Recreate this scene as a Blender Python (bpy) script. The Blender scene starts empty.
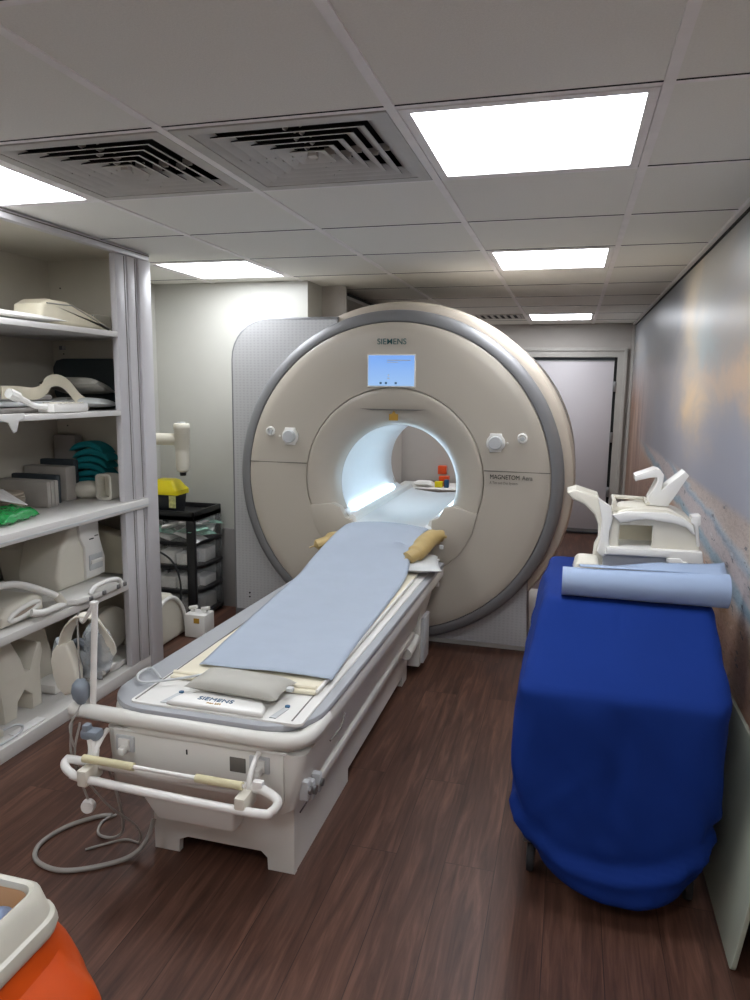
import bpy, bmesh, math, random
from mathutils import Vector, Matrix, noise
random.seed(7)
PI = math.pi
C = bpy.context.scene.collection
S = bpy.context.scene

# ------------------------------------------------------------------ camera
CAM_YAW, CAM_PITCH, CAM_ROLL, CAM_F, CAM_H = 0.2644, 0.1574, 0.0127, 717.0, 1.475
ZC = CAM_H + 0.635                                    # ceiling height
cyw, syw = math.cos(CAM_YAW), math.sin(CAM_YAW)
fwd = Vector((-syw*math.cos(CAM_PITCH), cyw*math.cos(CAM_PITCH), -math.sin(CAM_PITCH)))
rgt = Vector((cyw, syw, 0)); upv = rgt.cross(fwd)
r2 = math.cos(CAM_ROLL)*rgt + math.sin(CAM_ROLL)*upv
u2 = -math.sin(CAM_ROLL)*rgt + math.cos(CAM_ROLL)*upv
cd = bpy.data.cameras.new('camera'); cam = bpy.data.objects.new('camera', cd); C.objects.link(cam)
cam.matrix_world = Matrix(((r2.x, u2.x, -fwd.x, 0), (r2.y, u2.y, -fwd.y, 0), (r2.z, u2.z, -fwd.z, CAM_H), (0, 0, 0, 1)))
cd.sensor_fit = 'VERTICAL'; cd.sensor_height = 36.0; cd.lens = CAM_F/1000*36.0
cd.clip_start = 0.02; cd.clip_end = 60
S.camera = cam
# ------------------------------------------------------------------ world, exposure
w = bpy.data.worlds.new('world'); S.world = w; w.use_nodes = True
w.node_tree.nodes['Background'].inputs[0].default_value = (0.5, 0.55, 0.6, 1)
w.node_tree.nodes['Background'].inputs[1].default_value = 0.05
S.view_settings.view_transform = 'Standard'; S.view_settings.look = 'None'
S.view_settings.gamma = 1.0; S.view_settings.use_curve_mapping = False
S.view_settings.exposure = 0.0
PANEL_LIGHT = 17.5          # ceiling luminaires
BORE_LIGHT = 9.0           # strips inside the scanner bore

# ------------------------------------------------------------------ materials
def lin(h):
    h = h.lstrip('#'); o = []
    for i in (0, 2, 4):
        c = int(h[i:i+2], 16)/255
        o.append(c/12.92 if c <= .04045 else ((c+.055)/1.055)**2.4)
    return (o[0], o[1], o[2], 1)
def newmat(name):
    m = bpy.data.materials.new(name); m.use_nodes = True
    return m, m.node_tree.nodes, m.node_tree.links, m.node_tree.nodes['Principled BSDF']
def mat(name, col, rough=.5, metal=0, var=.05, scale=12, bump=0, bscale=120, spec=.5, alpha=1, trans=0, coat=0, sub=0):
    m, n, l, b = newmat(name)
    c = lin(col) if isinstance(col, str) else col
    g = n.new('ShaderNodeNewGeometry')
    nz = n.new('ShaderNodeTexNoise'); nz.inputs['Scale'].default_value = scale; nz.inputs['Detail'].default_value = 4
    l.new(g.outputs['Position'], nz.inputs['Vector'])
    r = n.new('ShaderNodeValToRGB')
    r.color_ramp.elements[0].position = .3; r.color_ramp.elements[1].position = .7
    r.color_ramp.elements[0].color = tuple(x*(1-var) for x in c[:3])+(1,)
    r.color_ramp.elements[1].color = tuple(min(1, x*(1+var)) for x in c[:3])+(1,)
    l.new(nz.outputs['Fac'], r.inputs['Fac']); l.new(r.outputs['Color'], b.inputs['Base Color'])
    b.inputs['Roughness'].default_value = rough; b.inputs['Metallic'].default_value = metal
    b.inputs['Specular IOR Level'].default_value = spec
    b.inputs['Alpha'].default_value = alpha; b.inputs['Transmission Weight'].default_value = trans
    b.inputs['Coat Weight'].default_value = coat
    if bump:
        n2 = n.new('ShaderNodeTexNoise'); n2.inputs['Scale'].default_value = bscale; n2.inputs['Detail'].default_value = 3
        l.new(g.outputs['Position'], n2.inputs['Vector'])
        bp = n.new('ShaderNodeBump'); bp.inputs['Strength'].default_value = bump; bp.inputs['Distance'].default_value = .01
        l.new(n2.outputs['Fac'], bp.inputs['Height']); l.new(bp.outputs['Normal'], b.inputs['Normal'])
    return m
def emat(name, col, strength):
    m, n, l, b = newmat(name)
    b.inputs['Base Color'].default_value = lin(col); b.inputs['Emission Color'].default_value = lin(col)
    b.inputs['Emission Strength'].default_value = strength; return m

M = {}
M['tile'] = mat('ceiling_tile', '#e9e7df', .9, var=.03, scale=200, bump=.15, bscale=400)
M['tbar'] = mat('ceiling_grid_white', '#efebe8', .5)
M['white_wall'] = mat('gloss_white_wall', '#b9b8b0', .35, var=.01)
M['grey_wall'] = mat('warm_grey_wall', '#aaa49d', .6, var=.02)
M['grey_plinth'] = mat('grey_lower_wall', '#8b8784', .5, var=.02)
M['door'] = mat('door_leaf_grey', '#bdb8ba', .45, var=.02, scale=3)
M['doorframe'] = mat('door_frame_grey', '#a9a59e', .4)
M['steel'] = mat('brushed_steel', '#8c8c8c', .35, metal=.8)
M['dark'] = mat('dark_gap', '#0d0d0d', .8)
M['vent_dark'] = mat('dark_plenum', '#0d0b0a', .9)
M['louvre'] = mat('white_louvre', '#bbb7b0', .5)
M['cab'] = mat('cream_laminate', '#c9c3b4', .5, var=.02)
M['cab_front'] = mat('pale_grey_laminate', '#c6c3c4', .4, var=.02)
M['shelf'] = mat('shelf_laminate', '#d3d0cb', .4, var=.02)
M['mri'] = mat('warm_beige_gloss', '#b9b1a3', .3, var=.008, scale=3)
M['mri_white'] = mat('off_white_plastic', '#dcdad2', .35, var=.01)
M['mri_body'] = mat('beige_body_cover', '#bdb2a3', .5, var=.01)
M['silver'] = mat('silver_paint', '#7d7d7e', .5, metal=.25, var=.02)
M['bore'] = mat('bore_white', '#e4e6e6', .3, var=.01)
M['plastic'] = mat('ivory_plastic', '#d8d3c4', .35, var=.015)
M['plastic_w'] = mat('white_plastic', '#e2e0da', .35, var=.015)
M['plastic_g'] = mat('light_grey_plastic', '#bfc1c1', .35)
M['trim_blue'] = mat('blue_grey_trim', '#a3a5a8', .4, metal=.0, var=.02)
M['cream'] = mat('cream_vinyl', '#ddd5bd', .5, bump=.05, bscale=30)
M['cream_foam'] = mat('yellowed_foam_grip', '#d3cba4', .6)
M['greyvinyl'] = mat('grey_vinyl', '#a9a69c', .5, bump=.08, bscale=25)
M['tan'] = mat('tan_vinyl', '#b39a63', .5, bump=.25, bscale=18)
M['whitevinyl'] = mat('white_vinyl', '#c9cbc9', .45, bump=.15, bscale=20)
M['sheet'] = mat('pale_blue_paper', '#a2acb9', .85, var=.02, bump=.35, bscale=6)
M['blue_roll'] = mat('pale_blue_roll', '#95a7c2', .7, var=.01, bump=.05, bscale=10)
M['drape'] = mat('royal_blue_cloth', '#122f77', .85, var=.05, scale=5, bump=.5, bscale=4.5, spec=.15)
M['black'] = mat('black_plastic', '#17171a', .35)
M['rubber'] = mat('dark_rubber', '#232325', .7)
M['greyfoam'] = mat('grey_foam', '#96918c', .85, bump=.3, bscale=200)
M['palefoam'] = mat('pale_grey_foam', '#a8a39b', .85, bump=.3, bscale=200)
M['slate'] = mat('slate_foam', '#3a4247', .8, bump=.1, bscale=100)
M['slab'] = mat('dark_green_grey_vinyl', '#323c3f', .45)
M['teal'] = mat('teal_cloth', '#0b7f86', .8, bump=.3, bscale=60)
M['beigedisc'] = mat('beige_pads', '#a89c8b', .7)
M['green'] = mat('green_plastic_bag', '#1d9a4a', .25, bump=.6, bscale=60, coat=.5)
M['yellow'] = mat('yellow_plastic', '#e3d21a', .35)
M['sharps'] = mat('black_tub_plastic', '#22262a', .35)
M['paperlabel'] = mat('pale_yellow_label', '#d2d18c', .6, var=.3, scale=60)
M['paper'] = mat('white_paper', '#e6e4e1', .8, var=.1, scale=30)
M['greenpack'] = mat('green_wrapped_packs', '#8fbba8', .6, var=.4, scale=25)
M['orange_bag'] = mat('orange_plastic_bag', '#d5500c', .4, bump=.8, bscale=7, coat=.3)
M['bin'] = mat('ivory_bin_rim', '#c9c5b6', .35)
M['bin_in'] = mat('tan_bin_inside', '#b98b5e', .5)
M['bluetissue'] = mat('blue_tissue', '#8fa3c4', .8, bump=.3, bscale=25)
M['board'] = mat('pale_green_grey_board', '#a3a899', .45, var=.03, scale=4)
M['bulb'] = mat('blue_grey_rubber', '#818a93', .5)
M['earpad'] = mat('dark_ear_pad', '#4a4f55', .6, var=.3, scale=60)
M['film'] = mat('crinkled_clear_film', '#b9bec0', .25, alpha=.45, bump=.8, bscale=70)
M['clear'] = mat('frosted_clear_plastic', '#c9cccc', .25, alpha=.25)
M['tube_clear'] = mat('translucent_tubing', '#a8a49d', .3, alpha=.75)
M['ink'] = mat('teal_ink', '#1d5a5c', .5)
M['ink_grey'] = mat('grey_ink', '#6b6760', .5)
M['ink_blue'] = mat('blue_ink', '#27567a', .5)
M['warn'] = mat('amber_label', '#b0862a', .5)
M['red'] = mat('orange_red_plastic', '#cf4a1c', .4)
M['panel_emit'] = emat('luminaire_diffuser', '#f4f8ff', PANEL_LIGHT)
M['bore_emit'] = emat('bore_light_strip', '#cfeaff', BORE_LIGHT)

# floor: long dark oak planks running down the room
def floor_mat():
    m, n, l, b = newmat('dark_wood_planks')
    g = n.new('ShaderNodeNewGeometry'); sx = n.new('ShaderNodeSeparateXYZ'); l.new(g.outputs['Position'], sx.inputs[0])
    cb = n.new('ShaderNodeCombineXYZ'); l.new(sx.outputs['Y'], cb.inputs['X']); l.new(sx.outputs['X'], cb.inputs['Y'])
    br = n.new('ShaderNodeTexBrick'); br.inputs['Scale'].default_value = 1
    br.inputs['Brick Width'].default_value = 1.25; br.inputs['Row Height'].default_value = .155
    br.inputs['Mortar Size'].default_value = .0015; br.inputs['Mortar Smooth'].default_value = .3
    br.offset = .37; br.inputs['Color1'].default_value = (.3, .3, .3, 1); br.inputs['Color2'].default_value = (.7, .7, .7, 1)
    br.inputs['Mortar'].default_value = (0, 0, 0, 1); br.inputs['Bias'].default_value = 0
    l.new(cb.outputs[0], br.inputs['Vector'])
    mp = n.new('ShaderNodeMapping'); mp.inputs['Scale'].default_value = (16, 1.1, 1); l.new(g.outputs['Position'], mp.inputs['Vector'])
    ad = n.new('ShaderNodeVectorMath'); ad.operation = 'ADD'; l.new(mp.outputs[0], ad.inputs[0])
    sc = n.new('ShaderNodeVectorMath'); sc.operation = 'SCALE'; sc.inputs['Scale'].default_value = 20; l.new(br.outputs['Color'], sc.inputs[0]); l.new(sc.outputs[0], ad.inputs[1])
    nz = n.new('ShaderNodeTexNoise'); nz.inputs['Scale'].default_value = 2.2; nz.inputs['Detail'].default_value = 9; nz.inputs['Roughness'].default_value = .62; nz.inputs['Distortion'].default_value = .7
    l.new(ad.outputs[0], nz.inputs['Vector'])
    r = n.new('ShaderNodeValToRGB'); e = r.color_ramp.elements
    e[0].position = .28; e[0].color = lin('#3a241b'); e[1].position = .74; e[1].color = lin('#7a5646')
    x = r.color_ramp.elements.new(.5); x.color = lin('#583b2f')
    l.new(nz.outputs['Fac'], r.inputs['Fac'])
    mx = n.new('ShaderNodeMix'); mx.data_type = 'RGBA'; mx.blend_type = 'MULTIPLY'; mx.inputs['Factor'].default_value = .5
    l.new(r.outputs['Color'], mx.inputs[6])
    r3 = n.new('ShaderNodeValToRGB'); r3.color_ramp.elements[0].color = (.1, .1, .1, 1); r3.color_ramp.elements[1].color = (1, 1, 1, 1); r3.color_ramp.elements[1].position = .3
    l.new(br.outputs['Color'], r3.inputs['Fac']); l.new(r3.outputs['Color'], mx.inputs[7])
    mx2 = n.new('ShaderNodeMix'); mx2.data_type = 'RGBA'; mx2.blend_type = 'MULTIPLY'; mx2.inputs['Factor'].default_value = .4
    l.new(mx.outputs[2], mx2.inputs[6]); l.new(br.outputs['Color'], mx2.inputs[7])
    l.new(mx2.outputs[2], b.inputs['Base Color'])
    b.inputs['Roughness'].default_value = .42; b.inputs['Specular IOR Level'].default_value = .4
    bp = n.new('ShaderNodeBump'); bp.inputs['Strength'].default_value = .08; bp.inputs['Distance'].default_value = .004
    l.new(nz.outputs['Fac'], bp.inputs['Height']); l.new(bp.outputs['Normal'], b.inputs['Normal'])
    return m
M['floor'] = floor_mat()

# mural: sunset sky with cream clouds above a pebble beach with blue pools and orange sand
def mural_mat():
    m, n, l, b = newmat('beach_sunset_mural')
    g = n.new('ShaderNodeNewGeometry'); sx = n.new('ShaderNodeSeparateXYZ'); l.new(g.outputs['Position'], sx.inputs[0])
    def noise_(scale, vec, detail=5, rough=.55, dist=0):
        z = n.new('ShaderNodeTexNoise'); z.inputs['Scale'].default_value = scale; z.inputs['Detail'].default_value = detail
        z.inputs['Roughness'].default_value = rough; z.inputs['Distortion'].default_value = dist; l.new(vec, z.inputs['Vector']); return z
    def ramp(inp, stops):
        r = n.new('ShaderNodeValToRGB'); e = r.color_ramp.elements
        e[0].position, e[0].color = stops[0][0], (lin(stops[0][1]) if isinstance(stops[0][1], str) else (stops[0][1],)*3+(1,))
        e[1].position, e[1].color = stops[-1][0], (lin(stops[-1][1]) if isinstance(stops[-1][1], str) else (stops[-1][1],)*3+(1,))
        for p, c in stops[1:-1]:
            q = e.new(p); q.color = lin(c) if isinstance(c, str) else (c,)*3+(1,)
        l.new(inp, r.inputs['Fac']); return r
    def maprange(inp, a, b_):
        q = n.new('ShaderNodeMapRange'); q.inputs['From Min'].default_value = a; q.inputs['From Max'].default_value = b_; l.new(inp, q.inputs['Value']); return q
    def mix(f, a, c, blend='MIX'):
        q = n.new('ShaderNodeMix'); q.data_type = 'RGBA'; q.blend_type = blend
        if isinstance(f, float): q.inputs['Factor'].default_value = f
        else: l.new(f, q.inputs['Factor'])
        l.new(a, q.inputs[6]); l.new(c, q.inputs[7]); return q
    def mapping(rot, scale):
        q = n.new('ShaderNodeMapping'); q.inputs['Rotation'].default_value = rot; q.inputs['Scale'].default_value = scale; l.new(g.outputs['Position'], q.inputs['Vector']); return q.outputs[0]
    def mth(op, a, c=None, d=None):
        q = n.new('ShaderNodeMath'); q.operation = op
        for k, x in enumerate((a, c, d)):
            if x is None: continue
            if isinstance(x, (int, float)): q.inputs[k].default_value = x
            else: l.new(x, q.inputs[k])
        return q.outputs[0]
    Y, Z = sx.outputs['Y'], sx.outputs['Z']
    wn = noise_(2.2, mapping((0, 0, 0), (1, .7, 1.8)), 6, .6, .4)
    wsep = n.new('ShaderNodeSeparateColor'); l.new(wn.outputs['Color'], wsep.inputs[0])
    Yd = mth('MULTIPLY_ADD', wsep.outputs[0], 1.3, mth('ADD', Y, -.65))
    Zd = mth('MULTIPLY_ADD', wsep.outputs[1], .42, mth('ADD', Z, -.21))
    skyv = maprange(Z, 1.0, 2.1)
    cur = ramp(skyv.outputs[0], [(0, '#a0a2ae'), (.3, '#989aa5'), (.6, '#8d9096'), (1, '#848b92')]).outputs['Color']
    cl0 = noise_(1.25, mapping((.12, 0, 0), (1, .30, 1.25)), 6, .55, .7)
    clf = ramp(cl0.outputs['Fac'], [(.5, 0.), (.7, .55)])
    def const(h):
        q = n.new('ShaderNodeRGB'); q.outputs[0].default_value = lin(h); return q.outputs[0]
    hz = maprange(Z, 1.12, 1.36)
    cur = mix(mth('MULTIPLY', clf.outputs['Color'], hz.outputs[0]), cur, const('#b3a591')).outputs[2]
    for cy_, cz_, sy_, sz_, col_, st_ in ((4.7, 1.88, .6, .16, '#666c78', .6), (3.9, 1.85, .30, .38, '#c2b196', .85), (3.35, 2.0, .25, .25, '#a39c8e', .7), (3.45, 1.66, .22, .14, '#9fb0b3', .7),
                                          (2.75, 1.72, .35, .13, '#b6a58e', .7), (2.7, 1.50, .60, .06, '#d0b090', .95), (3.8, 1.40, .38, .10, '#dcbf97', 1.0), (5.2, 1.55, .7, .12, '#a59b95', .6),
                                          (1.4, 1.75, .6, .15, '#c2ad90', .8), (.4, 1.5, .7, .12, '#cdb08f', .8), (-.7, 1.8, .6, .2, '#a7a294', .6)):
        a = mth('DIVIDE', mth('SUBTRACT', Yd, cy_), sy_); c = mth('DIVIDE', mth('SUBTRACT', Zd, cz_), sz_)
        q = mth('EXPONENT', mth('MULTIPLY', mth('ADD', mth('MULTIPLY', a, a), mth('MULTIPLY', c, c)), -.6))
        cur = mix(mth('MULTIPLY', q, st_), cur, const(col_)).outputs[2]
    # beach: streaks running slightly downhill towards the viewer
    p1 = noise_(7, mapping((.07, 0, 0), (1, 1.0, 3.6)), 8, .8, .3)
    peb = ramp(p1.outputs['Fac'], [(.36, '#57443c'), (.44, '#a89890'), (.5, '#d8ccc6'), (.56, '#8f8078'), (.64, '#f0ece8')])
    sn = noise_(2.5, mapping((.07, 0, 0), (1, .8, 3)), 5, .6, .4)
    sc = mth('MULTIPLY_ADD', sn.outputs['Fac'], .10, mth('ADD', mth('MULTIPLY_ADD', Y, -.07, Z), -.05))
    band = ramp(sc, [(.44, '#b06a2c'), (.55, '#cc9050'), (.60, '#d9c9be'), (.625, '#7fb4cc'), (.65, '#8fc3da'), (.67, '#dcd3d6'), (.73, '#d9d0d2'), (.755, '#84b0cc'), (.77, '#c3d6e2'), (.79, '#d2c3ba'), (.86, '#b3a49b'), (1, '#c3bdba')])
    be2 = mix(.42, band.outputs['Color'], peb.outputs['Color'])
    p3 = noise_(9, mapping((0, 0, 0), (1, .9, 3)), 3, .6, 0)
    rocks = ramp(p3.outputs['Fac'], [(.64, 0.), (.67, .8)])
    be3 = mix(rocks.outputs['Color'], be2.outputs[2], const('#3f4a55'))
    hf = maprange(sx.outputs['Z'], 1.085, 1.055)
    al = mix(hf.outputs[0], cur, be3.outputs[2])
    fn = noise_(3, mapping((0, 0, 0), (1, 3.5, .4)), 5, .6)
    fc = ramp(fn.outputs['Fac'], [(.35, '#6b4c3c'), (.5, '#8e6c58'), (.65, '#a89080')])
    ff = maprange(sx.outputs['Y'], 5.2, 6.6)
    fz = maprange(sx.outputs['Z'], 1.75, 1.35)
    fm = n.new('ShaderNodeMath'); fm.operation = 'MULTIPLY'; l.new(ff.outputs[0], fm.inputs[0]); l.new(fz.outputs[0], fm.inputs[1])
    al2 = mix(fm.outputs[0], al.outputs[2], fc.outputs['Color'])
    l.new(al2.outputs[2], b.inputs['Base Color'])
    b.inputs['Roughness'].default_value = .33
    return m
M['mural'] = mural_mat()

# perforated silver side panel
def perf_mat():
    m, n, l, b = newmat('perforated_silver_panel')
    g = n.new('ShaderNodeNewGeometry'); mp = n.new('ShaderNodeMapping'); mp.inputs['Scale'].default_value = (42, 1, 62)
    l.new(g.outputs['Position'], mp.inputs['Vector'])
    v = n.new('ShaderNodeTexVoronoi'); v.inputs['Scale'].default_value = 1; v.inputs['Randomness'].default_value = .12
    l.new(mp.outputs[0], v.inputs['Vector'])
    r = n.new('ShaderNodeValToRGB'); r.color_ramp.elements[0].position = .2; r.color_ramp.elements[1].position = .4
    r.color_ramp.elements[0].color = lin('#a9a9a9'); r.color_ramp.elements[1].color = lin('#b3b3b3')
    l.new(v.outputs['Distance'], r.inputs['Fac']); l.new(r.outputs['Color'], b.inputs['Base Color'])
    bp = n.new('ShaderNodeBump'); bp.inputs['Strength'].default_value = .25; bp.inputs['Distance'].default_value = .003
    l.new(v.outputs['Distance'], bp.inputs['Height']); l.new(bp.outputs['Normal'], b.inputs['Normal'])
    b.inputs['Roughness'].default_value = .4; b.inputs['Metallic'].default_value = .25
    return m
M['perf'] = perf_mat()

def screen_mat():
    m, n, l, b = newmat('touch_screen_blue')
    g = n.new('ShaderNodeNewGeometry'); sx = n.new('ShaderNodeSeparateXYZ'); l.new(g.outputs['Position'], sx.inputs[0])
    q = n.new('ShaderNodeMapRange'); q.inputs['From Min'].default_value = 1.47; q.inputs['From Max'].default_value = 1.64; l.new(sx.outputs['Z'], q.inputs['Value'])
    r = n.new('ShaderNodeValToRGB'); r.color_ramp.elements[0].color = lin('#a9d0ff'); r.color_ramp.elements[1].color = lin('#7fb2ff')
    l.new(q.outputs[0], r.inputs['Fac']); l.new(r.outputs['Color'], b.inputs['Emission Color']); b.inputs['Emission Strength'].default_value = .85
    b.inputs['Base Color'].default_value = (.02, .03, .05, 1); b.inputs['Roughness'].default_value = .2
    return m
M['screen'] = screen_mat()

# ------------------------------------------------------------------ mesh helpers
ORG = {}                                  # world origin of every object made
def _finish(ob, label=None, cat=None, group=None, kind=None):
    if label: ob['label'] = label
    if cat: ob['category'] = cat
    if group: ob['group'] = group
    if kind: ob['kind'] = kind
    return ob
def thing(name, loc, label, cat, group=None):
    o = bpy.data.objects.new(name, None); C.objects.link(o); o.location = loc; o.empty_display_size = .05
    ORG[o.name] = Vector(loc); return _finish(o, label, cat, group)
class MB:
    def __init__(s): s.bm = bmesh.new()
    def box(s, x0, x1, y0, y1, z0, z1, bev=0, mtx=None, seg=2):
        g = bmesh.ops.create_cube(s.bm, size=1); v = g['verts']
        for a in v: a.co = Vector((x0+(a.co.x+.5)*(x1-x0), y0+(a.co.y+.5)*(y1-y0), z0+(a.co.z+.5)*(z1-z0)))
        if bev:
            e = list({e for a in v for e in a.link_edges})
            r = bmesh.ops.bevel(s.bm, geom=e, offset=bev, segments=seg, affect='EDGES', profile=.5)
            v = list({a for f in r['faces'] for a in f.verts} | {a for a in v if a.is_valid})
        if mtx: bmesh.ops.transform(s.bm, matrix=mtx, verts=v)
        return s
    def prism(s, pts, axis, a, b, bev=0, seg=2):
        # outline pts in the plane normal to axis (x:(y,z) y:(x,z) z:(x,y)), from a to b
        def P(p, t): return {'x': (t, p[0], p[1]), 'y': (p[0], t, p[1]), 'z': (p[0], p[1], t)}[axis]
        A = [s.bm.verts.new(P(p, a)) for p in pts]; B = [s.bm.verts.new(P(p, b)) for p in pts]; n = len(pts)
        f = [s.bm.faces.new(A), s.bm.faces.new(B[::-1])]
        for i in range(n): f.append(s.bm.faces.new((A[i], B[i], B[(i+1) % n], A[(i+1) % n])))
        bmesh.ops.recalc_face_normals(s.bm, faces=f)
        if bev:
            e = list(set(f[0].edges) | set(f[1].edges))
            bmesh.ops.bevel(s.bm, geom=e, offset=bev, segments=seg, affect='EDGES', profile=.5)
        return s
    def tube(s, pts, r, seg=10, closed=False, flat=1.0, smooth=0, up=None):
        pts = [Vector(p) for p in pts]
        if smooth: pts = catmull(pts, smooth, closed)
        n = len(pts); rr = r if isinstance(r, (list, tuple)) else [r]*n
        if len(rr) != n: rr = [rr[min(len(rr)-1, int(i*(len(rr)-1)/(n-1)+.5))] for i in range(n)]
        rings = []; u = None
        for i, p in enumerate(pts):
            t = (pts[(i+1) % n]-pts[i-1]) if closed else (pts[min(i+1, n-1)]-pts[max(i-1, 0)])
            t.normalize()
            if up is not None: u = Vector(up)
            elif u is None: u = Vector((0, 0, 1)) if abs(t.z) < .9 else Vector((1, 0, 0))
            u = (u-t*u.dot(t)).normalized(); v = t.cross(u)
            rings.append([s.bm.verts.new(p+(u*math.cos(2*PI*k/seg)*flat+v*math.sin(2*PI*k/seg))*rr[i]) for k in range(seg)])
        f = []
        for i in range(n if closed else n-1):
            a, b = rings[i], rings[(i+1) % n]
            for k in range(seg): f.append(s.bm.faces.new((a[k], a[(k+1) % seg], b[(k+1) % seg], b[k])))
        if not closed: f += [s.bm.faces.new(rings[0][::-1]), s.bm.faces.new(rings[-1])]
        bmesh.ops.recalc_face_normals(s.bm, faces=f); return s
    def lathe(s, prof, c, axis='z', seg=48, cap=True):
        # prof = [(r, t)] revolved about axis through c
        c = Vector(c); rings = []
        for r, t in prof:
            ring = []
            for k in range(seg):
                a = 2*PI*k/seg; q = (r*math.cos(a), r*math.sin(a))
                ring.append(s.bm.verts.new(c+Vector({'z': (q[0], q[1], t), 'y': (q[0], t, q[1]), 'x': (t, q[0], q[1])}[axis])))
            rings.append(ring)
        f = []
        for a, b in zip(rings, rings[1:]):
            for k in range(seg): f.append(s.bm.faces.new((a[k], a[(k+1) % seg], b[(k+1) % seg], b[k])))
        if cap: f += [s.bm.faces.new(rings[0][::-1]), s.bm.faces.new(rings[-1])]
        bmesh.ops.recalc_face_normals(s.bm, faces=f); return s
    def loft(s, rings, cap=True, closed=True):
        R = [[s.bm.verts.new(p) for p in r] for r in rings]; n = len(R[0]); f = []
        for a, b in zip(R, R[1:]):
            for k in range(n if closed else n-1): f.append(s.bm.faces.new((a[k], a[(k+1) % n], b[(k+1) % n], b[k])))
        if cap and closed: f += [s.bm.faces.new(R[0][::-1]), s.bm.faces.new(R[-1])]
        bmesh.ops.recalc_face_normals(s.bm, faces=f); return s
    def pillow(s, loc, sx, sy, sz, rot=(0, 0, 0), n=18, bottom=.5, fn=None, ex=4):
        # cushion inflated from its seam; optional fn(u, v) bends the midplane
        from mathutils import Euler
        m = Matrix.Translation(loc) @ Euler(rot).to_matrix().to_4x4()
        top = {}; bot = {}
        for i in range(n+1):
            for j in range(n+1):
                u = -1+2*i/n; v = -1+2*j/n
                h = max(0, (1-abs(u)**ex))**.5*max(0, (1-abs(v)**ex))**.5
                pin = 1-.06*(1-abs(v)**2)*abs(u)**4; pin2 = 1-.06*(1-abs(u)**2)*abs(v)**4
                z0 = fn(u, v) if fn else 0
                p = Vector((u*sx*pin, v*sy*pin2, z0+sz*h)); q = Vector((u*sx*pin, v*sy*pin2, z0-sz*bottom*h))
                top[i, j] = s.bm.verts.new(m @ p)
                bot[i, j] = top[i, j] if i in (0, n) or j in (0, n) else s.bm.verts.new(m @ q)
        f = []
        for i in range(n):
            for j in range(n):
                f.append(s.bm.faces.new((top[i, j], top[i+1, j], top[i+1, j+1], top[i, j+1])))
                q = (bot[i, j], bot[i, j+1], bot[i+1, j+1], bot[i+1, j])
                f.append(s.bm.faces.new(q))
        bmesh.ops.recalc_face_normals(s.bm, faces=f); return s
    def clip(s, co, no):
        g = list(s.bm.verts)+list(s.bm.edges)+list(s.bm.faces)
        r = bmesh.ops.bisect_plane(s.bm, geom=g, plane_co=co, plane_no=no, clear_outer=True)
        e = [x for x in r['geom_cut'] if isinstance(x, bmesh.types.BMEdge)]
        try: bmesh.ops.edgeloop_fill(s.bm, edges=e)
        except Exception: pass
        return s
    def xf(s, mtx): bmesh.ops.transform(s.bm, matrix=mtx, verts=s.bm.verts[:]); return s
    def build(s, name, m, parent=None, label=None, cat=None, group=None, kind=None, bev=0, sharp=35, sub=0, solid=0):
        bm = s.bm
        if parent is None and kind != 'structure':
            zs = [v.co.z for v in bm.verts]; xs = [v.co.x for v in bm.verts]; ys = [v.co.y for v in bm.verts]
            o = Vector(((min(xs)+max(xs))/2, (min(ys)+max(ys))/2, min(zs)))
        elif parent is None: o = Vector((0, 0, 0))
        else: o = ORG[parent.name]
        bmesh.ops.translate(bm, vec=-o, verts=bm.verts[:])
        bm.normal_update()
        for f in bm.faces: f.smooth = True
        for e in bm.edges:
            if len(e.link_faces) == 2 and e.calc_face_angle(0) > math.radians(sharp): e.smooth = False
        me = bpy.data.meshes.new(name); bm.to_mesh(me); bm.free()
        me.materials.append(M[m] if isinstance(m, str) else m)
        ob = bpy.data.objects.new(name, me); C.objects.link(ob)
        if parent: ob.parent = parent
        else: ob.location = o
        ORG[ob.name] = o
        if bev:
            md = ob.modifiers.new('bevel', 'BEVEL'); md.width = bev; md.segments = 2; md.limit_method = 'ANGLE'; md.angle_limit = math.radians(40)
        if solid:
            md = ob.modifiers.new('solid', 'SOLIDIFY'); md.thickness = solid
        if sub:
            md = ob.modifiers.new('sub', 'SUBSURF'); md.levels = sub; md.render_levels = sub
        return _finish(ob, label, cat, group, kind)
def catmull(p, k, closed=False):
    out = []; n = len(p)
    for i in range(n if closed else n-1):
        a, b, c, d = (p[(i-1) % n], p[i], p[(i+1) % n], p[(i+2) % n]) if closed else (p[max(i-1, 0)], p[i], p[i+1], p[min(i+2, n-1)])
        for j in range(k):
            t = j/k; out.append(.5*((2*b)+(c-a)*t+(2*a-5*b+4*c-d)*t*t+(3*b-a-3*c+d)*t*t*t))
    if not closed: out.append(p[-1])
    return out
def rrect(x0, x1, y0, y1, r, k=6):
    o = []
    for cx, cy, a0 in ((x1-r, y1-r, 0), (x0+r, y1-r, 90), (x0+r, y0+r, 180), (x1-r, y0+r, 270)):
        for i in range(k+1):
            a = math.radians(a0+90*i/k); o.append((cx+r*math.cos(a), cy+r*math.sin(a)))
    return o
def struct(name, mb, m, **k): return mb.build(name, m, kind='structure', **k)
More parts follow.
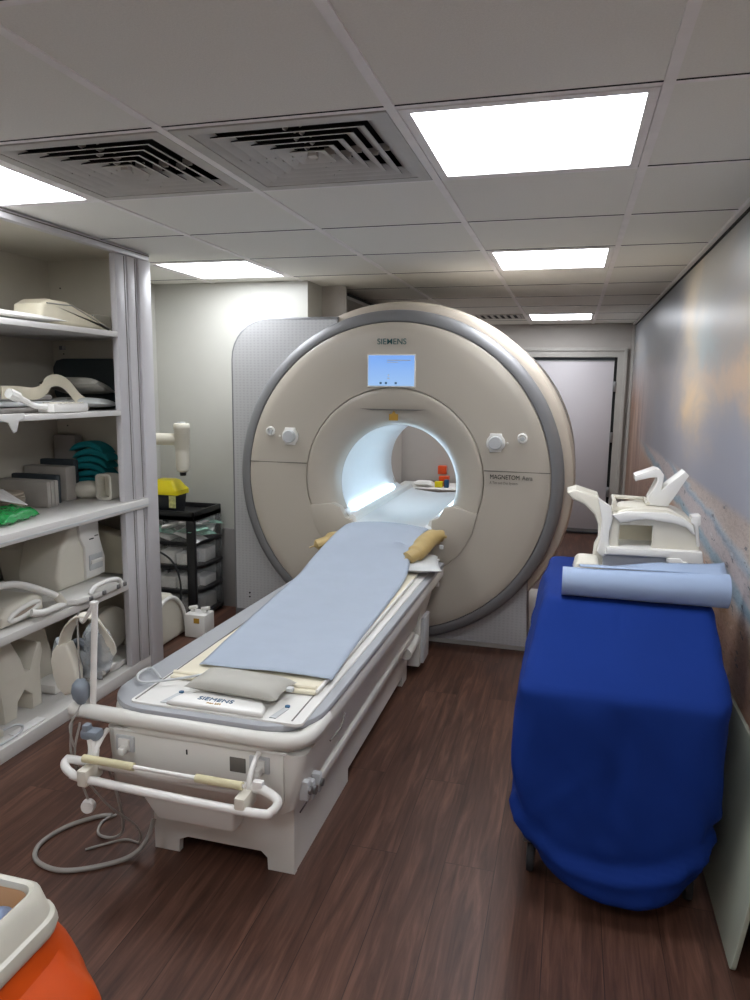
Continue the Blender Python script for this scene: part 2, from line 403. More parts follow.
def lettering(name, text, size, loc, parent, m, normal='-y', bold=0, extrude=.0008, align='CENTER', rotz=0, sx=1, tilt=0):
    cu = bpy.data.curves.new(name, 'FONT'); cu.body = text; cu.size = size; cu.extrude = extrude; cu.offset = bold; cu.align_x = align; cu.align_y = 'CENTER'
    t = bpy.data.objects.new(name, cu); me = bpy.data.meshes.new_from_object(t); bpy.data.objects.remove(t)
    if normal == '-y': r = Matrix.Rotation(PI/2, 4, 'X')
    elif normal == 'z': r = Matrix.Rotation(rotz, 4, 'Z')
    elif normal == '+x': r = Matrix.Rotation(PI/2, 4, 'Z') @ Matrix.Rotation(PI/2, 4, 'X')
    me.transform(Matrix.Translation(Vector(loc)-ORG[parent.name]) @ r @ Matrix.Diagonal((sx, 1, 1, 1)))
    me.materials.append(M[m]); o = bpy.data.objects.new(name, me); C.objects.link(o); o.parent = parent; ORG[o.name] = ORG[parent.name]
    return o
def dup(root, loc, rotz=None, label=None, group=None):
    def cp(o, par):
        c = o.copy(); C.objects.link(c); c.parent = par; ORG[c.name] = Vector(loc)
        for k in [x for x in S.objects if x.parent == o]: kids.append((k, c))
        return c
    kids = []; r = cp(root, None)
    while kids:
        k, p = kids.pop(0); cp(k, p)
    r.location = loc
    if rotz is not None: r.rotation_euler = (0, 0, rotz)
    if label: r['label'] = label
    if group: r['group'] = group
    return r

# ================================================================== THE ROOM
XL, XR, YF, YB = -2.66, .56, -1.6, 7.55
struct('floor', MB().box(XL-.1, XR+.1, YF-.1, YB+.1, -.06, 0), 'floor')
struct('wall_left', MB().box(XL-.08, XL, YF, YB, 0, 2.3), 'white_wall')
struct('wall_right', MB().box(XR, XR+.08, YF, YB, 0, 2.3), 'grey_wall')
struct('wall_front', MB().box(XL, XR, YF-.08, YF, 0, 2.3), 'plastic_w')
# back wall with a door opening
DX0, DX1, DZ = -.42, .41, 1.785
b = MB(); b.box(XL, DX0, YB, YB+.1, 0, 2.3); b.box(DX1, XR, YB, YB+.1, 0, 2.3); b.box(DX0, DX1, YB, YB+.1, DZ, 2.3)
struct('wall_back', b, 'grey_wall')
struct('wall_back_left', MB().box(XL, -1.985, 4.27, 4.36, 0, 2.3), 'white_wall')
struct('wall_back_pier', MB().box(XL, -1.74, 6.6, 7.5, 0, 2.2), 'grey_wall')
b = MB(); b.box(-1.984, -1.6, 4.27, 4.53, 1.80, 2.108)
struct('trim_1', b, 'white_wall')
b = MB(); b.box(-1.984, -1.44, 4.532, 4.56, 1.90, 2.108); b.box(-1.984, -1.44, 4.56, 6.3, 2.03, 2.05)
b.box(-1.984, -1.95, 4.56, 6.3, 2.05, 2.108)
struct('trim_2', b, 'grey_wall')
struct('trim_10', MB().box(-1.6, -1.48, 4.561, 6.3, 2.051, 2.085), 'dark')
struct('trim_3', MB().box(-2.2, -1.99, 4.235, 4.268, 0, .53, bev=.004), 'grey_plinth')
# edge between ceiling and mural wall: white angle with its shadow painted as a dark strip below
struct('trim_4', MB().box(XR-.03, XR, YF, YB, ZC-.014, ZC-.002), 'tbar')
struct('trim_5', MB().box(XR-.012, XR, YF, YB, ZC-.024, ZC-.0145), 'dark')
struct('baseboard_right', MB().box(XR-.012, XR, YF, YB, 0, .09), 'rubber')
struct('baseboard_back', MB().box(-1.72, DX0-.06, YB-.012, YB, 0, .09), 'rubber')

m_ = MB().box(XR-.006, XR-.001, YF+.02, YB-.004, .1, ZC-.025)
m_.build('wall_mural', 'mural', label='printed wall mural of cloudy sunset sky over a pebble beach with blue pools', cat='mural')

# ceiling: tiles on a 0.6 m grid, openings where lights and air diffusers sit
GX = [-1.64+.6*i for i in range(-2, 5)]; GY = [1.72+.6*j for j in range(-6, 11)]
lights = [(2, -6), (2, -3), (2, 0), (2, 3), (2, 8), (0, 8), (-1, -3), (-1, 0), (-1, 3)]  # unseen near-end cells and the one behind the scanner are added for brightness
vents = [(0, 0), (1, 0)]
tiles = MB()
for i in range(-2, 4):
    for j in range(-6, 10):
        if (i, j) in lights or (i, j) in vents: continue
        x0, y0 = -1.64+.6*i, 1.72+.6*j
        x1, y1 = min(x0+.6, XR), min(y0+.6, YB)
        if x1-x0 < .05 or y1-y0 < .05 or x1 < XL: continue
        x0 = max(x0, XL)
        tiles.box(x0+.008, x1-.008, y0+.006, y1-.006, ZC, ZC+.015)
slab = tiles.box(XL, XR, YF, YB, ZC+.15, ZC+.19)
struct('ceiling', tiles, 'tile')
g = MB()
for i in range(-2, 5):
    x = -1.64+.6*i
    if XL < x < XR: g.box(x-.012, x+.012, YF, YB, ZC-.004, ZC+.006)
struct('trim_6', g, 'tbar')
g = MB()
for j in range(-5, 11):
    y = 1.72+.6*j
    if y < YB: 
        for i in range(-2, 4):
            x0 = max(-1.64+.6*i, XL); x1 = min(x0+.6 if x0 > XL else -1.64+.6*(i+1), XR)
            if x1-x0 > .05: g.box(x0+.012, x1-.012, y-.010, y+.010, ZC-.001, ZC+.006)
struct('trim_7', g, 'tbar')
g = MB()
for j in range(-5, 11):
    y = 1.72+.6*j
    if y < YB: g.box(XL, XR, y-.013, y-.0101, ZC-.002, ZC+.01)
struct('trim_8', g, 'dark')  # dark strips stand in for the shadow gap along each cross bar

# ceiling lights
LL = {(0, 8): 'unseen ceiling light panel added above the back of the scanner for brightness', (2, 0): 'large square ceiling light panel right of the two air diffusers', (2, 3): 'middle of the three ceiling light panels running back above the scanner',
      (2, 8): 'farthest small looking ceiling light panel in front of the far door', (-1, 0): 'ceiling light panel left of the air diffusers above the open cabinet',
      (-1, 3): 'ceiling light panel near the white corner wall above the drawer tower', (2, -3): 'unseen square ceiling light panel added above the near end of the room',
      (2, -6): 'unseen square ceiling light panel added over the entrance end of the room', (-1, -3): 'unseen left ceiling light panel added above the near end of the room'}
for (i, j) in lights:
    x0, y0 = -1.64+.6*i, 1.72+.6*j; cx, cy = x0+.3, y0+.3
    if x0 < XL: pass
    t = thing('ceiling_light', (cx, cy, ZC), LL[(i, j)], 'ceiling light')
    f = MB(); o_, k_ = .286, .262
    for a in ((-o_, o_, -o_, -k_), (-o_, o_, k_, o_), (-o_, -k_, -k_, k_), (k_, o_, -k_, k_)):
        f.box(cx+a[0], cx+a[1], cy+a[2], cy+a[3], ZC-.003, ZC+.02)
    f.box(cx-o_, cx+o_, cy-o_, cy+o_, ZC+.03, ZC+.045); f.build('frame', 'steel' if False else 'tbar', t)
    MB().box(cx-k_, cx+k_, cy-k_, cy+k_, ZC+.004, ZC+.012).build('diffuser', 'panel_emit', t)

# four-way air diffusers with nested square louvres
def diffuser(i, j, label):
    x0, y0 = -1.64+.6*i, 1.72+.6*j; cx, cy = x0+.3, y0+.3
    t = thing('air_diffuser', (cx, cy, ZC), label, 'ceiling vent', 'square ceiling air diffusers')
    f = MB(); o_, k_ = .286, .25
    for a in ((-o_, o_, -o_, -k_), (-o_, o_, k_, o_), (-o_, -k_, -k_, k_), (k_, o_, -k_, k_)):
        f.box(cx+a[0], cx+a[1], cy+a[2], cy+a[3], ZC-.004, ZC+.01)
    f.build('frame', 'louvre', t)
    p = MB(); p.box(cx-.28, cx+.28, cy-.28, cy+.28, ZC+.11, ZC+.12)
    for a in ((-.28, .28, -.28, -.27), (-.28, .28, .27, .28), (-.28, -.27, -.27, .27), (.27, .28, -.27, .27)):
        p.box(cx+a[0], cx+a[1], cy+a[2], cy+a[3], ZC+.012, ZC+.11)
    p.build('plenum_box', 'vent_dark', t)
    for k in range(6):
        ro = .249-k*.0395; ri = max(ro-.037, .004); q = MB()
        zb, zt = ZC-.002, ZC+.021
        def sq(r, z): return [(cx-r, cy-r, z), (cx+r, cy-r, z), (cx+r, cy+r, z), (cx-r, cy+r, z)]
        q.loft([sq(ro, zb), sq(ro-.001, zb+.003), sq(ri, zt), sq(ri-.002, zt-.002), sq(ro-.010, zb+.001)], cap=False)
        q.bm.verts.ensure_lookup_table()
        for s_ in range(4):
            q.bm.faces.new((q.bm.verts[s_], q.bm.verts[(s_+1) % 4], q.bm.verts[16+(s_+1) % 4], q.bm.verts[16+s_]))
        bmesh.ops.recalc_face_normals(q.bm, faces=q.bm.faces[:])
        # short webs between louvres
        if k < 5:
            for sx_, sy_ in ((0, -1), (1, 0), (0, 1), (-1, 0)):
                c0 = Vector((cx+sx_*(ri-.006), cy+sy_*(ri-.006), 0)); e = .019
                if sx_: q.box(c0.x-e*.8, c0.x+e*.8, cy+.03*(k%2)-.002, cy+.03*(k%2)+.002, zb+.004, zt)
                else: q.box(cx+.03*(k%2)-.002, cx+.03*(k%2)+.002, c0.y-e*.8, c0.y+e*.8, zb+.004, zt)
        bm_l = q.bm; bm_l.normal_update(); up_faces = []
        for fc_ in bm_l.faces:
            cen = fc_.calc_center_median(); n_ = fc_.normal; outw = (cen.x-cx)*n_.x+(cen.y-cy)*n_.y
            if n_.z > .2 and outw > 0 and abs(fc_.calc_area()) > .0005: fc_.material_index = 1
        lo_ = q.build('louvre', 'louvre', t); lo_.data.materials.append(M['vent_dark'])     # upper blade faces painted black as the shade in the slots
    MB().box(cx-.012, cx+.012, cy-.012, cy+.012, ZC+.0, ZC+.036).build('louvre_core', 'louvre', t)
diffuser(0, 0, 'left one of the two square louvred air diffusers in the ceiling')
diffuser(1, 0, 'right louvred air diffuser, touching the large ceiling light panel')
g = thing('ceiling_grille', (-.68, 6.7, ZC), 'small dark slotted ceiling grille left of the farthest light panel', 'ceiling vent')
f = MB()
f.box(-.9, -.46, 6.5, 6.52, ZC-.008, ZC-.001); f.box(-.9, -.46, 6.86, 6.88, ZC-.008, ZC-.001); f.box(-.9, -.88, 6.52, 6.86, ZC-.008, ZC-.001); f.box(-.48, -.46, 6.52, 6.86, ZC-.008, ZC-.001)
f.build('frame', 'louvre', g)
f = MB().box(-.88, -.48, 6.52, 6.86, ZC-.003, ZC-.001); f.build('backing', 'vent_dark', g)
f = MB()
for k in range(7): f.box(-.86+k*.058, -.835+k*.058, 6.52, 6.86, ZC-.008, ZC-.003)
f.build('slats', 'louvre', g)

# door at the far end
struct('door_1', MB().box(DX0+.004, DX1-.03, YB-.012, YB+.03, .03, DZ-.03, bev=.003), 'door')
dd = bpy.data.objects['door_1']
f = MB()
f.box(DX1-.002, DX1+.085, YB-.03, YB, 0, DZ+.09); f.box(DX0-.08, DX1-.002, YB-.03, YB, DZ, DZ+.09); f.box(DX0-.08, DX0, YB-.03, YB, 0, DZ)
f.box(DX1+.055, DX1+.085, YB-.045, YB-.03, 0, DZ+.09); f.box(DX0-.08, DX1+.055, YB-.045, YB-.03, DZ+.06, DZ+.09)
f.build('door_frame', 'doorframe', dd, bev=.002)
f = MB(); f.box(DX1-.03, DX1-.002, YB-.003, YB+.02, .03, DZ); f.build('door_gap', 'dark', dd)
for z in (.45, 1.0, 1.5): MB().box(DX1-.035, DX1-.002, YB-.04, YB-.012, z-.05, z+.05, bev=.004).build('hinge', 'steel', dd)
f = MB(); f.box(DX0, DX1-.03, YB-.018, YB-.012, DZ-.04, DZ-.03); f.box(DX0, DX1-.03, YB-.02, YB-.012, .03, .06); f.build('edge_strip', 'steel', dd)
struct('trim_9', MB().box(XR-.03, XR-.008, YB-.05, YB-.002, 0, ZC-.02), 'doorframe')

# ================================================================== MRI SCANNER
CX, CZ = -.945, .96
mri = thing('mri_scanner', (CX, 4.3, 0), 'large beige ring shaped MRI scanner with silver rim and glowing bore behind the patient table', 'MRI scanner')
BZ = .922
# body cover: hollow drum, flattened at the floor
b = MB()
b.lathe([(.90, 3.958), (.95, 3.958), (.972, 3.972), (.985, 4.03), (.985, 5.12), (.94, 5.25), (.6, 5.3), (.43, 5.3), (.38, 5.25), (.36, 5.2), (.36, 3.99), (.90, 3.99), (.90, 3.958)], (CX, 0, CZ), 'y', 128, cap=False)
b.clip((0, 0, .03), (0, 0, -1))
b.build('body_cover', 'mri_body', mri)
b = MB(); b.lathe([(.982, 4.45), (.9865, 4.45), (.9865, 4.455), (.982, 4.455)], (CX, 0, CZ), 'y', 128, cap=False); b.clip((0, 0, .05), (0, 0, -1)); b.build('cover_seam', 'ink_grey', mri)
# silver rim
b = MB(); b.lathe([(.862, 3.90), (.862, 3.852), (.872, 3.849), (.905, 3.858), (.922, 3.875), (.928, 3.90), (.928, 3.94), (.862, 3.94), (.862, 3.90)], (CX, 0, CZ), 'y', 160, cap=False)
b.clip((0, 0, .032), (0, 0, -1)); b.build('silver_rim', 'silver', mri)
# face panels, split by a seam at table height
def face(zlo, zhi):
    q = MB(); q.lathe([(.5085, 3.9), (.5085, 3.853), (.512, 3.85), (.7, 3.842), (.80, 3.8425), (.85, 3.847), (.858, 3.853), (.858, 3.9), (.5085, 3.9)], (CX, 0, CZ), 'y', 160, cap=False)
    if zhi: q.clip((0, 0, zhi), (0, 0, 1))
    if zlo: q.clip((0, 0, zlo), (0, 0, -1))
    return q
face(1.036, None).build('upper_face_panel', 'mri', mri)
face(None, 1.032).build('lower_face_panel', 'mri', mri)
# funnel around the bore
b = MB()
prof = [(.5045, 3.9), (.5045, 3.852), (.50, 3.849), (.485, 3.849), (.455, 3.852), (.425, 3.862), (.392, 3.880), (.365, 3.905), (.347, 3.94), (.339, 3.99)]
rings = []
for r, y in prof:
    k = (.5045-r)/(.5045-.339)
    rings.append([(CX+r*math.cos(2*PI*a/128), y, CZ+(BZ-CZ)*k+r*math.sin(2*PI*a/128)) for a in range(128)])
b.loft(rings, cap=False); b.build('bore_funnel', 'mri', mri, sharp=60)
# brow over the bore: shallow dark crease
b = MB(); b.prism([(CX-.19, 1.352), (CX+.19, 1.352), (CX+.12, 1.344), (CX-.12, 1.344)], 'y', 3.845, 3.862); b.build('brow_crease', 'ink_grey', mri)
for x0, x1 in ((-1.80, -1.452), (-.438, -.09)): MB().box(x0, x1, 3.8425, 3.86, 1.0315, 1.0365).build('panel_seam', 'ink_grey', mri)
# bore tube
b = MB(); b.lathe([(.338, 3.985), (.338, 5.15), (.36, 5.28), (.378, 5.305), (.385, 5.29), (.35, 5.2), (.35, 3.985), (.338, 3.985)], (CX, 0, BZ), 'y', 96, cap=False); b.build('bore_tube', 'bore', mri)
# bed bridge through the bore with raised side rails
b = MB()
b.prism([(CX-.235, .66), (CX-.235, .70), (CX-.2, .715), (CX-.17, .70), (CX, .685), (CX+.17, .70), (CX+.2, .715), (CX+.235, .70), (CX+.235, .66)], 'y', 3.80, 5.32); b.build('bed_bridge', 'bore', mri)
for s_ in (-1, 1):
    b = MB(); b.prism([(CX+s_*.2, .70), (CX+s_*.25, .70), (CX+s_*.262, .735), (CX+s_*.235, .752), (CX+s_*.215, .74)], 'y', 3.86, 5.36, bev=.004); b.build('bridge_rail', 'plastic_w', mri)
    b = MB(); b.prism([(CX+s_*.262, .748), (CX+s_*.286, .768), (CX+s_*.283, .782), (CX+s_*.258, .762)], 'y', 4.02, 5.0, bev=.003); b.build('bore_light_strip', 'bore_emit', mri)
    b = MB(); b.prism([(CX+s_*.25, .725), (CX+s_*.285, .752), (CX+s_*.296, .768), (CX+s_*.258, .74)], 'y', 3.9, 5.2); b.build('light_channel', 'bore', mri)
# aprons either side of the bed entry
b = MB(); b.prism([(-1.425, .795), (-1.29, .81), (-1.245, .79), (-1.215, .735), (-1.175, .72), (-1.175, .45), (-1.2, .45), (-1.33, .56), (-1.40, .68)], 'y', 3.836, 3.9, bev=.006); b.build('entry_apron', 'mri', mri)
b = MB(); b.prism([(-.465, .795), (-.60, .83), (-.645, .82), (-.675, .765), (-.715, .745), (-.715, .45), (-.69, .45), (-.56, .56), (-.49, .68)], 'y', 3.836, 3.9, bev=.006); b.build('entry_apron', 'mri', mri)
b = MB(); b.box(-1.18, -.71, 3.855, 3.9, .3, .69); b.build('entry_infill', 'mri', mri)
# side wings with perforated silver skin
def wing(pts, y0, nm):
    b = MB(); b.prism(pts, 'y', y0, y0+.15, bev=.012, seg=3); return b.build(nm, 'silver', mri)
lw = [(-1.965+.0, .03)] + [(-1.965, 1.62)] + [(-1.965+.24-.24*math.cos(a), 1.62+.24*math.sin(a)) for a in [PI/2*i/8 for i in range(1, 9)]] + [(-1.3, 1.86), (-1.3, .03)]
def inset(pts, d):
    cx_ = sum(p[0] for p in pts)/len(pts); cz_ = sum(p[1] for p in pts)/len(pts)
    return [(p[0]+(d if p[0] < cx_ else -d), p[1]+(d if p[1] < cz_ else -d)) for p in pts]
wl = wing(lw, 3.945, 'side_wing')
b = MB(); b.prism([(-1.948, .1)]+[(-1.948, 1.62)]+[(-1.948+.223-.223*math.cos(a), 1.62+.223*math.sin(a)) for a in [PI/2*i/8 for i in range(1, 9)]]+[(-1.3, 1.843), (-1.3, .1)], 'y', 3.938, 3.95); b.build('perforated_skin', 'perf', wl)
for z in (.115, .09): MB().lathe([(.005, 3.934), (.005, 3.94)], (-1.87+.01, 0, z+.09), 'y', 12).build('screw', 'dark', wl)
wr = wing([(-.95, .035), (-.95, .5), (-.19, .5), (-.17, .035)], 3.945, 'side_wing')
b = MB(); b.prism([(-.94, .04), (-.94, .495), (-.195, .495), (-.175, .04)], 'y', 3.938, 3.95); b.build('perforated_skin', 'perf', wr)
b = MB(); b.box(-1.9, -.1, 4.0, 5.2, 0, .03); b.box(-.93, -.13, 3.98, 4.0, 0, .028); b.build('base_skid', 'mri_white', mri)
# touch screen
b = MB(); b.box(-1.093, -.823, 3.838, 3.85, 1.47, 1.648, bev=.003); t_ = b.build('screen_bezel', 'mri_white', mri)
MB().box(-1.086, -.829, 3.8355, 3.839, 1.478, 1.641).build('touch_screen', 'screen', t_)
for x in (-1.015, -.985, -.93): MB().box(x-.006, x+.006, 3.8345, 3.8358, 1.487, 1.498).build('screen_icon', 'ink_blue', t_)
for q in ((-.98, -.85, 1.613, 1.617), (-.98, -.92, 1.603, 1.606), (-.975, -.968, 1.53, 1.538), (-.977, -.966, 1.515, 1.521)):
    MB().box(q[0], q[1], 3.8345, 3.8358, q[2], q[3]).build('screen_text_line', 'plastic_g', t_)
lettering('brand_lettering', 'SIEMENS', .044, (-.957, 3.8405, 1.713), mri, 'ink', bold=.0001, sx=1.0)
lettering('model_lettering', 'MAGNETOM', .034, (-.405, 3.8405, 1.003), mri, 'dark', align='LEFT', sx=.82)
lettering('model_lettering', 'Aera', .034, (-.235, 3.8405, 1.003), mri, 'ink_grey', align='LEFT', bold=.0004, sx=.82)
lettering('subtitle_lettering', 'A Tim and Dot System', .02, (-.405, 3.8405, .972), mri, 'ink_grey', align='LEFT', sx=.8)
# dials and buttons
for x in (-1.547, -.38):
    b = MB()
    out = [(x+.046*math.cos(a)*(1 if abs(math.cos(a)) > .5 else 1), 1.186+.046*math.sin(a)) for a in [2*PI*k/32 for k in range(32)]]
    b.prism([(x-.03, 1.235), (x+.03, 1.235), (x+.033, 1.222), (x+.046, 1.205), (x+.05, 1.186), (x+.046, 1.165), (x+.033, 1.15), (x+.03, 1.137), (x-.03, 1.137), (x-.033, 1.15), (x-.046, 1.165), (x-.05, 1.186), (x-.046, 1.205), (x-.033, 1.222)], 'y', 3.831, 3.846, bev=.004)
    k_ = b.build('dial_plate', 'plastic_w', mri)
    MB().lathe([(.036, 3.832), (.036, 3.812), (.032, 3.806), (.0, 3.805)], (x, 0, 1.186), 'y', 32).build('dial_knob', 'plastic_g', k_)
    MB().lathe([(.006, 3.835), (.005, 3.828), (0, 3.827)], (x+(-.062 if x < -1 else .062), 0, 1.186), 'y', 12).build('marker_dot', 'plastic_w', k_)
for x, z in ((-1.668, 1.212), (-.242, 1.214)):
    k_ = MB().lathe([(.027, 3.848), (.027, 3.834), (.02, 3.830), (.014, 3.838), (0, 3.838)], (x, 0, z), 'y', 28).build('button_ring', 'plastic_w', mri)
    MB().lathe([(.013, 3.84), (.012, 3.83), (0, 3.829)], (x, 0, z-.004), 'y', 16).build('button', 'plastic_g', k_)
b = MB(); b.box(CX-.024, CX+.026, 3.853, 3.858, 1.29, 1.325); b.prism([(CX-.01, 1.325), (CX+.014, 1.325), (CX+.002, 1.345)], 'y', 3.853, 3.858); b.build('laser_warning_label', 'warn', mri)

# ================================================================== STORAGE CABINET (left)
CF = -2.07; CB = -2.64; Y0c, Y1c = 1.0, 3.27
cab = thing('storage_cabinet', (-2.35, 2.1, 0), 'tall open cream storage cabinet with shelves of scanner coils and sliding door leaves', 'cabinet')
b = MB(); b.box(CB, CB+.012, Y0c, Y1c, .0, 2.1); b.box(CB+.012, CF-.03, Y1c-.03, Y1c, 0, 2.1); b.box(CB+.012, CF-.03, Y0c, Y0c+.03, 0, 2.1); b.box(CB+.012, CF-.03, Y0c+.03, Y1c-.03, 2.085, 2.1)
b.build('carcass', 'cab', cab)
MB().box(CF-.03, CF+.008, Y0c, Y1c, 2.072, 2.106, bev=.003).build('top_rail', 'cab_front', cab)
MB().box(CF-.02, CF+.0095, Y0c, Y1c, 2.093, 2.098).build('track_line', 'ink_grey', cab)
SH = {'a': (.0, .06, CF), 'b': (.465, .5, CF), 'c': (.855, .90, CF+.02), 'd': (1.322, 1.345, CF), 'e': (1.688, 1.712, CF)}
for k, (z0, z1, xf) in SH.items():
    ye = Y1c-.031
    if k == 'c': pl = [(CB+.013, Y0c+.031), (xf, Y0c+.031), (xf, 3.17), (CF-.045, 3.17), (CF-.045, ye), (CB+.013, ye)]
    elif k == 'a': pl = [(CB+.013, Y0c+.031), (xf, Y0c+.031), (xf, 3.17), (CF-.045, 3.17), (CF-.045, ye), (CB+.013, ye)]
    else: pl = [(CB+.013, Y0c+.031), (xf, Y0c+.031), (xf, 2.998), (CF-.04, 2.998), (CF-.04, ye), (CB+.013, ye)]
    b = MB().prism(pl, 'z', z0, z1, bev=.002)
    sh = b.build('shelf', 'shelf', cab)
    if k == 'c':
        MB().box(xf, xf+.003, Y0c+.031, 3.168, z0+.012, z0+.018).build('edge_groove', 'plastic_g', sh)
for z0, z1 in ((.062, .853), (.902, 2.07)):
    for y0, y1, dx in ((3.003, 3.088, 0), (3.092, 3.168, .004)):
        lf = MB().box(CF-.034, CF-.002+dx, y0, y1, z0, z1, bev=.004).build('sliding_door_leaf', 'cab_front', cab)
        MB().box(CF-.002+dx, CF+dx, y1-.018, y1-.014, z0+.005, z1-.005).build('leaf_groove', 'ink_grey', lf)
MB().box(CF-.04, CF+.012, 3.173, Y1c+.004, .0, 2.07, bev=.005).build('end_post', 'cab_front', cab)
for z in (1.95, 1.85, 1.75, 1.62, 1.52, 1.25, 1.12): MB().lathe([(.0035, 0), (.0035, .003)], (-2.56, 3.234, z), 'y', 10).build('peg_hole', 'dark', cab)
for z in (1.64,): MB().box(-2.57, -2.55, 3.215, 3.24, z, z+.02).build('shelf_peg', 'steel', cab)

def T(mb, name, m, label, cat, group=None, **k): return mb.build(name, m, label=label, cat=cat, group=group, **k)
# --- top shelf
T(MB().pillow((-2.2, 2.25, 1.73), .12, .42, .02, n=16), 'positioning_pad', 'plastic_w', 'flat white padded mat lying along the front of the top cabinet shelf', 'pad')
p = thing('wedge_cushion', (-2.27, 2.84, 1.712), 'pale wedge cushion sloping down towards the right on the top cabinet shelf', 'cushion')
b = MB(); b.prism([(2.60, 1.74), (2.61, 1.80), (2.66, 1.825), (2.78, 1.825), (2.95, 1.785), (3.08, 1.74), (3.085, 1.714), (2.75, 1.714)], 'x', -2.31, -2.16, bev=.022, seg=4); b.build('cover', 'cream', p)
MB().tube([(-2.158, 2.64, 1.805), (-2.158, 2.80, 1.81), (-2.158, 3.07, 1.728)], .003).build('seam_piping', 'greyvinyl', p)
T(MB().pillow((-2.50, 2.50, 1.80), .08, .12, .04, rot=(.1, .6, 0)), 'folded_bag', 'clear', 'crumpled translucent plastic bag behind the wedge cushion, top shelf', 'bag')
c_ = thing('coil_box', (-2.36, 3.15, 1.712), 'small white ribbed box in the right corner of the top cabinet shelf', 'box')
MB().box(-2.44, -2.26, 3.10, 3.225, 1.722, 1.805, bev=.008).build('body', 'plastic', c_)
for k in range(5): MB().box(-2.42+k*.035, -2.41+k*.035, 3.094, 3.101, 1.735, 1.80).build('rib', 'plastic_w', c_)
MB().box(-2.44, -2.26, 3.09, 3.225, 1.713, 1.722).build('foot', 'dark', c_)
# --- second shelf
T(MB().prism([(-2.55, 1.35), (-2.58, 1.42), (-2.58, 1.55), (-2.56, 1.585), (-2.52, 1.595), (-2.12, 1.595), (-2.12, 1.35)], 'y', 3.17, 3.215, bev=.008), 'padded_backboard', 'slab', 'dark slate padded board standing upright against the cabinet side, second shelf', 'board')
T(MB().pillow((-2.3, 3.0, 1.45), .13, .14, .04, rot=(-.15, 0, .3)), 'support_cushion', 'greyvinyl', 'upper beige cushion leaning on the dark padded board', 'cushion', 'beige cushions by the dark board')
T(MB().pillow((-2.27, 2.97, 1.374), .14, .13, .03, rot=(-.05, 0, .3)), 'support_cushion', 'whitevinyl', 'lower beige cushion lying flat under the one on the dark board', 'cushion', 'beige cushions by the dark board')
for k, (y0, y1, z, m2, lb) in enumerate(((2.1, 2.80, 1.347, 'greyfoam', 'bottom grey flat pad of the flat stack on the second shelf'), (2.15, 2.78, 1.372, 'plastic_g', 'middle pale grey pad of the flat stack on the second shelf'), (2.05, 2.72, 1.397, 'greyfoam', 'topmost grey pad of the flat stack on the second shelf'))):
    T(MB().box(-2.5, -2.18-.02*k, y0, y1, z, z+.022, bev=.008), 'flat_pad', m2, lb, 'pad', 'flat pads on the second shelf')
s_ = thing('strap', (-2.26, 2.75, 1.42), 'cream fabric strap curling up over the flat grey pads', 'strap')
b = MB(); b.tube([(-2.22, 2.42, 1.432), (-2.22, 2.52, 1.43), (-2.22, 2.6, 1.425), (-2.22, 2.66, 1.44), (-2.22, 2.70, 1.475), (-2.22, 2.76, 1.483), (-2.22, 2.82, 1.46), (-2.21, 2.88, 1.40), (-2.19, 2.93, 1.37)], .026, seg=8, flat=.14, smooth=5, up=(1, 0, 0)); 
b.xf(Matrix.Identity(4)); b.build('webbing', 'cream', s_)
c_ = thing('coil_connector', (-2.13, 2.65, 1.345), 'white plastic coil connector plug lying at the front edge of the second shelf', 'connector')
b = MB(); b.box(-2.17, -2.085, 2.56, 2.78, 1.348, 1.385, bev=.006); b.build('housing', 'plastic_w', c_)
for k in range(5): MB().box(-2.168, -2.083, 2.59+k*.035, 2.605+k*.035, 1.385, 1.39).build('rib', 'plastic', c_)
MB().tube([(-2.13, 2.57, 1.37), (-2.13, 2.50, 1.378), (-2.13, 2.44, 1.40), (-2.13, 2.39, 1.42), (-2.13, 2.36, 1.43)], [.014, .012, .013, .022, .02], smooth=3).build('cable_boot', 'plastic_w', c_)
T(MB().prism([(2.12, 1.353), (2.36, 1.353), (2.355, 1.335), (2.33, 1.325), (2.315, 1.285), (2.30, 1.28), (2.275, 1.32), (2.2, 1.335), (2.12, 1.335)], 'x', CF-.001+.002, CF+.008, bev=.002), 'lace_cloth', 'plastic_w', 'torn white cloth corner hanging over the second shelf edge', 'cloth')
# --- third shelf: foam blocks, teal pads
def foam(x0, x1, y0, y1, h, m2, lb, z=.90): return T(MB().box(x0, x1, y0, y1, z+.001, z+h, bev=.006), 'foam_block', m2, lb, 'foam block', 'foam blocks on the waist-high shelf')
foam(-2.60, -2.305, 2.75, 2.775, .122, 'palefoam', 'front thin grey foam block, nearest the green bag')
foam(-2.60, -2.305, 2.778, 2.80, .122, 'palefoam', 'second thin grey foam block, close behind the front one')
foam(-2.60, -2.305, 2.803, 2.828, .122, 'palefoam', 'third thin grey foam block, touching the low slate block')
foam(-2.60, -2.345, 2.86, 2.895, .138, 'slate', 'low dark slate foam block between two sets of grey blocks')
foam(-2.60, -2.355, 2.945, 3.02, .168, 'palefoam', 'thick pale grey foam block standing between the slate blocks')
foam(-2.60, -2.40, 3.06, 3.10, .19, 'slate', 'taller dark slate foam block in front of the tallest grey block')
foam(-2.60, -2.465, 3.165, 3.225, .305, 'greyfoam', 'tallest square grey foam block at the cabinet back')
for k in range(6):
    z = .955+k*.0365; off = .012*math.sin(k*2.1)
    def bend(u, v): return .034*(1-u*u)-.02
    b = MB().pillow((-2.355+off, 3.17, z+.008), .122-.004*k, .052, .021, rot=(0, .05, 0), n=16, fn=bend, ex=8)
    T(b, 'teal_pad', 'teal', ['lowest', 'second lowest', 'third lowest', 'third highest', 'second highest', 'topmost'][k]+' folded teal pad of the stack beside the foam blocks', 'pad', 'stack of folded teal pads')
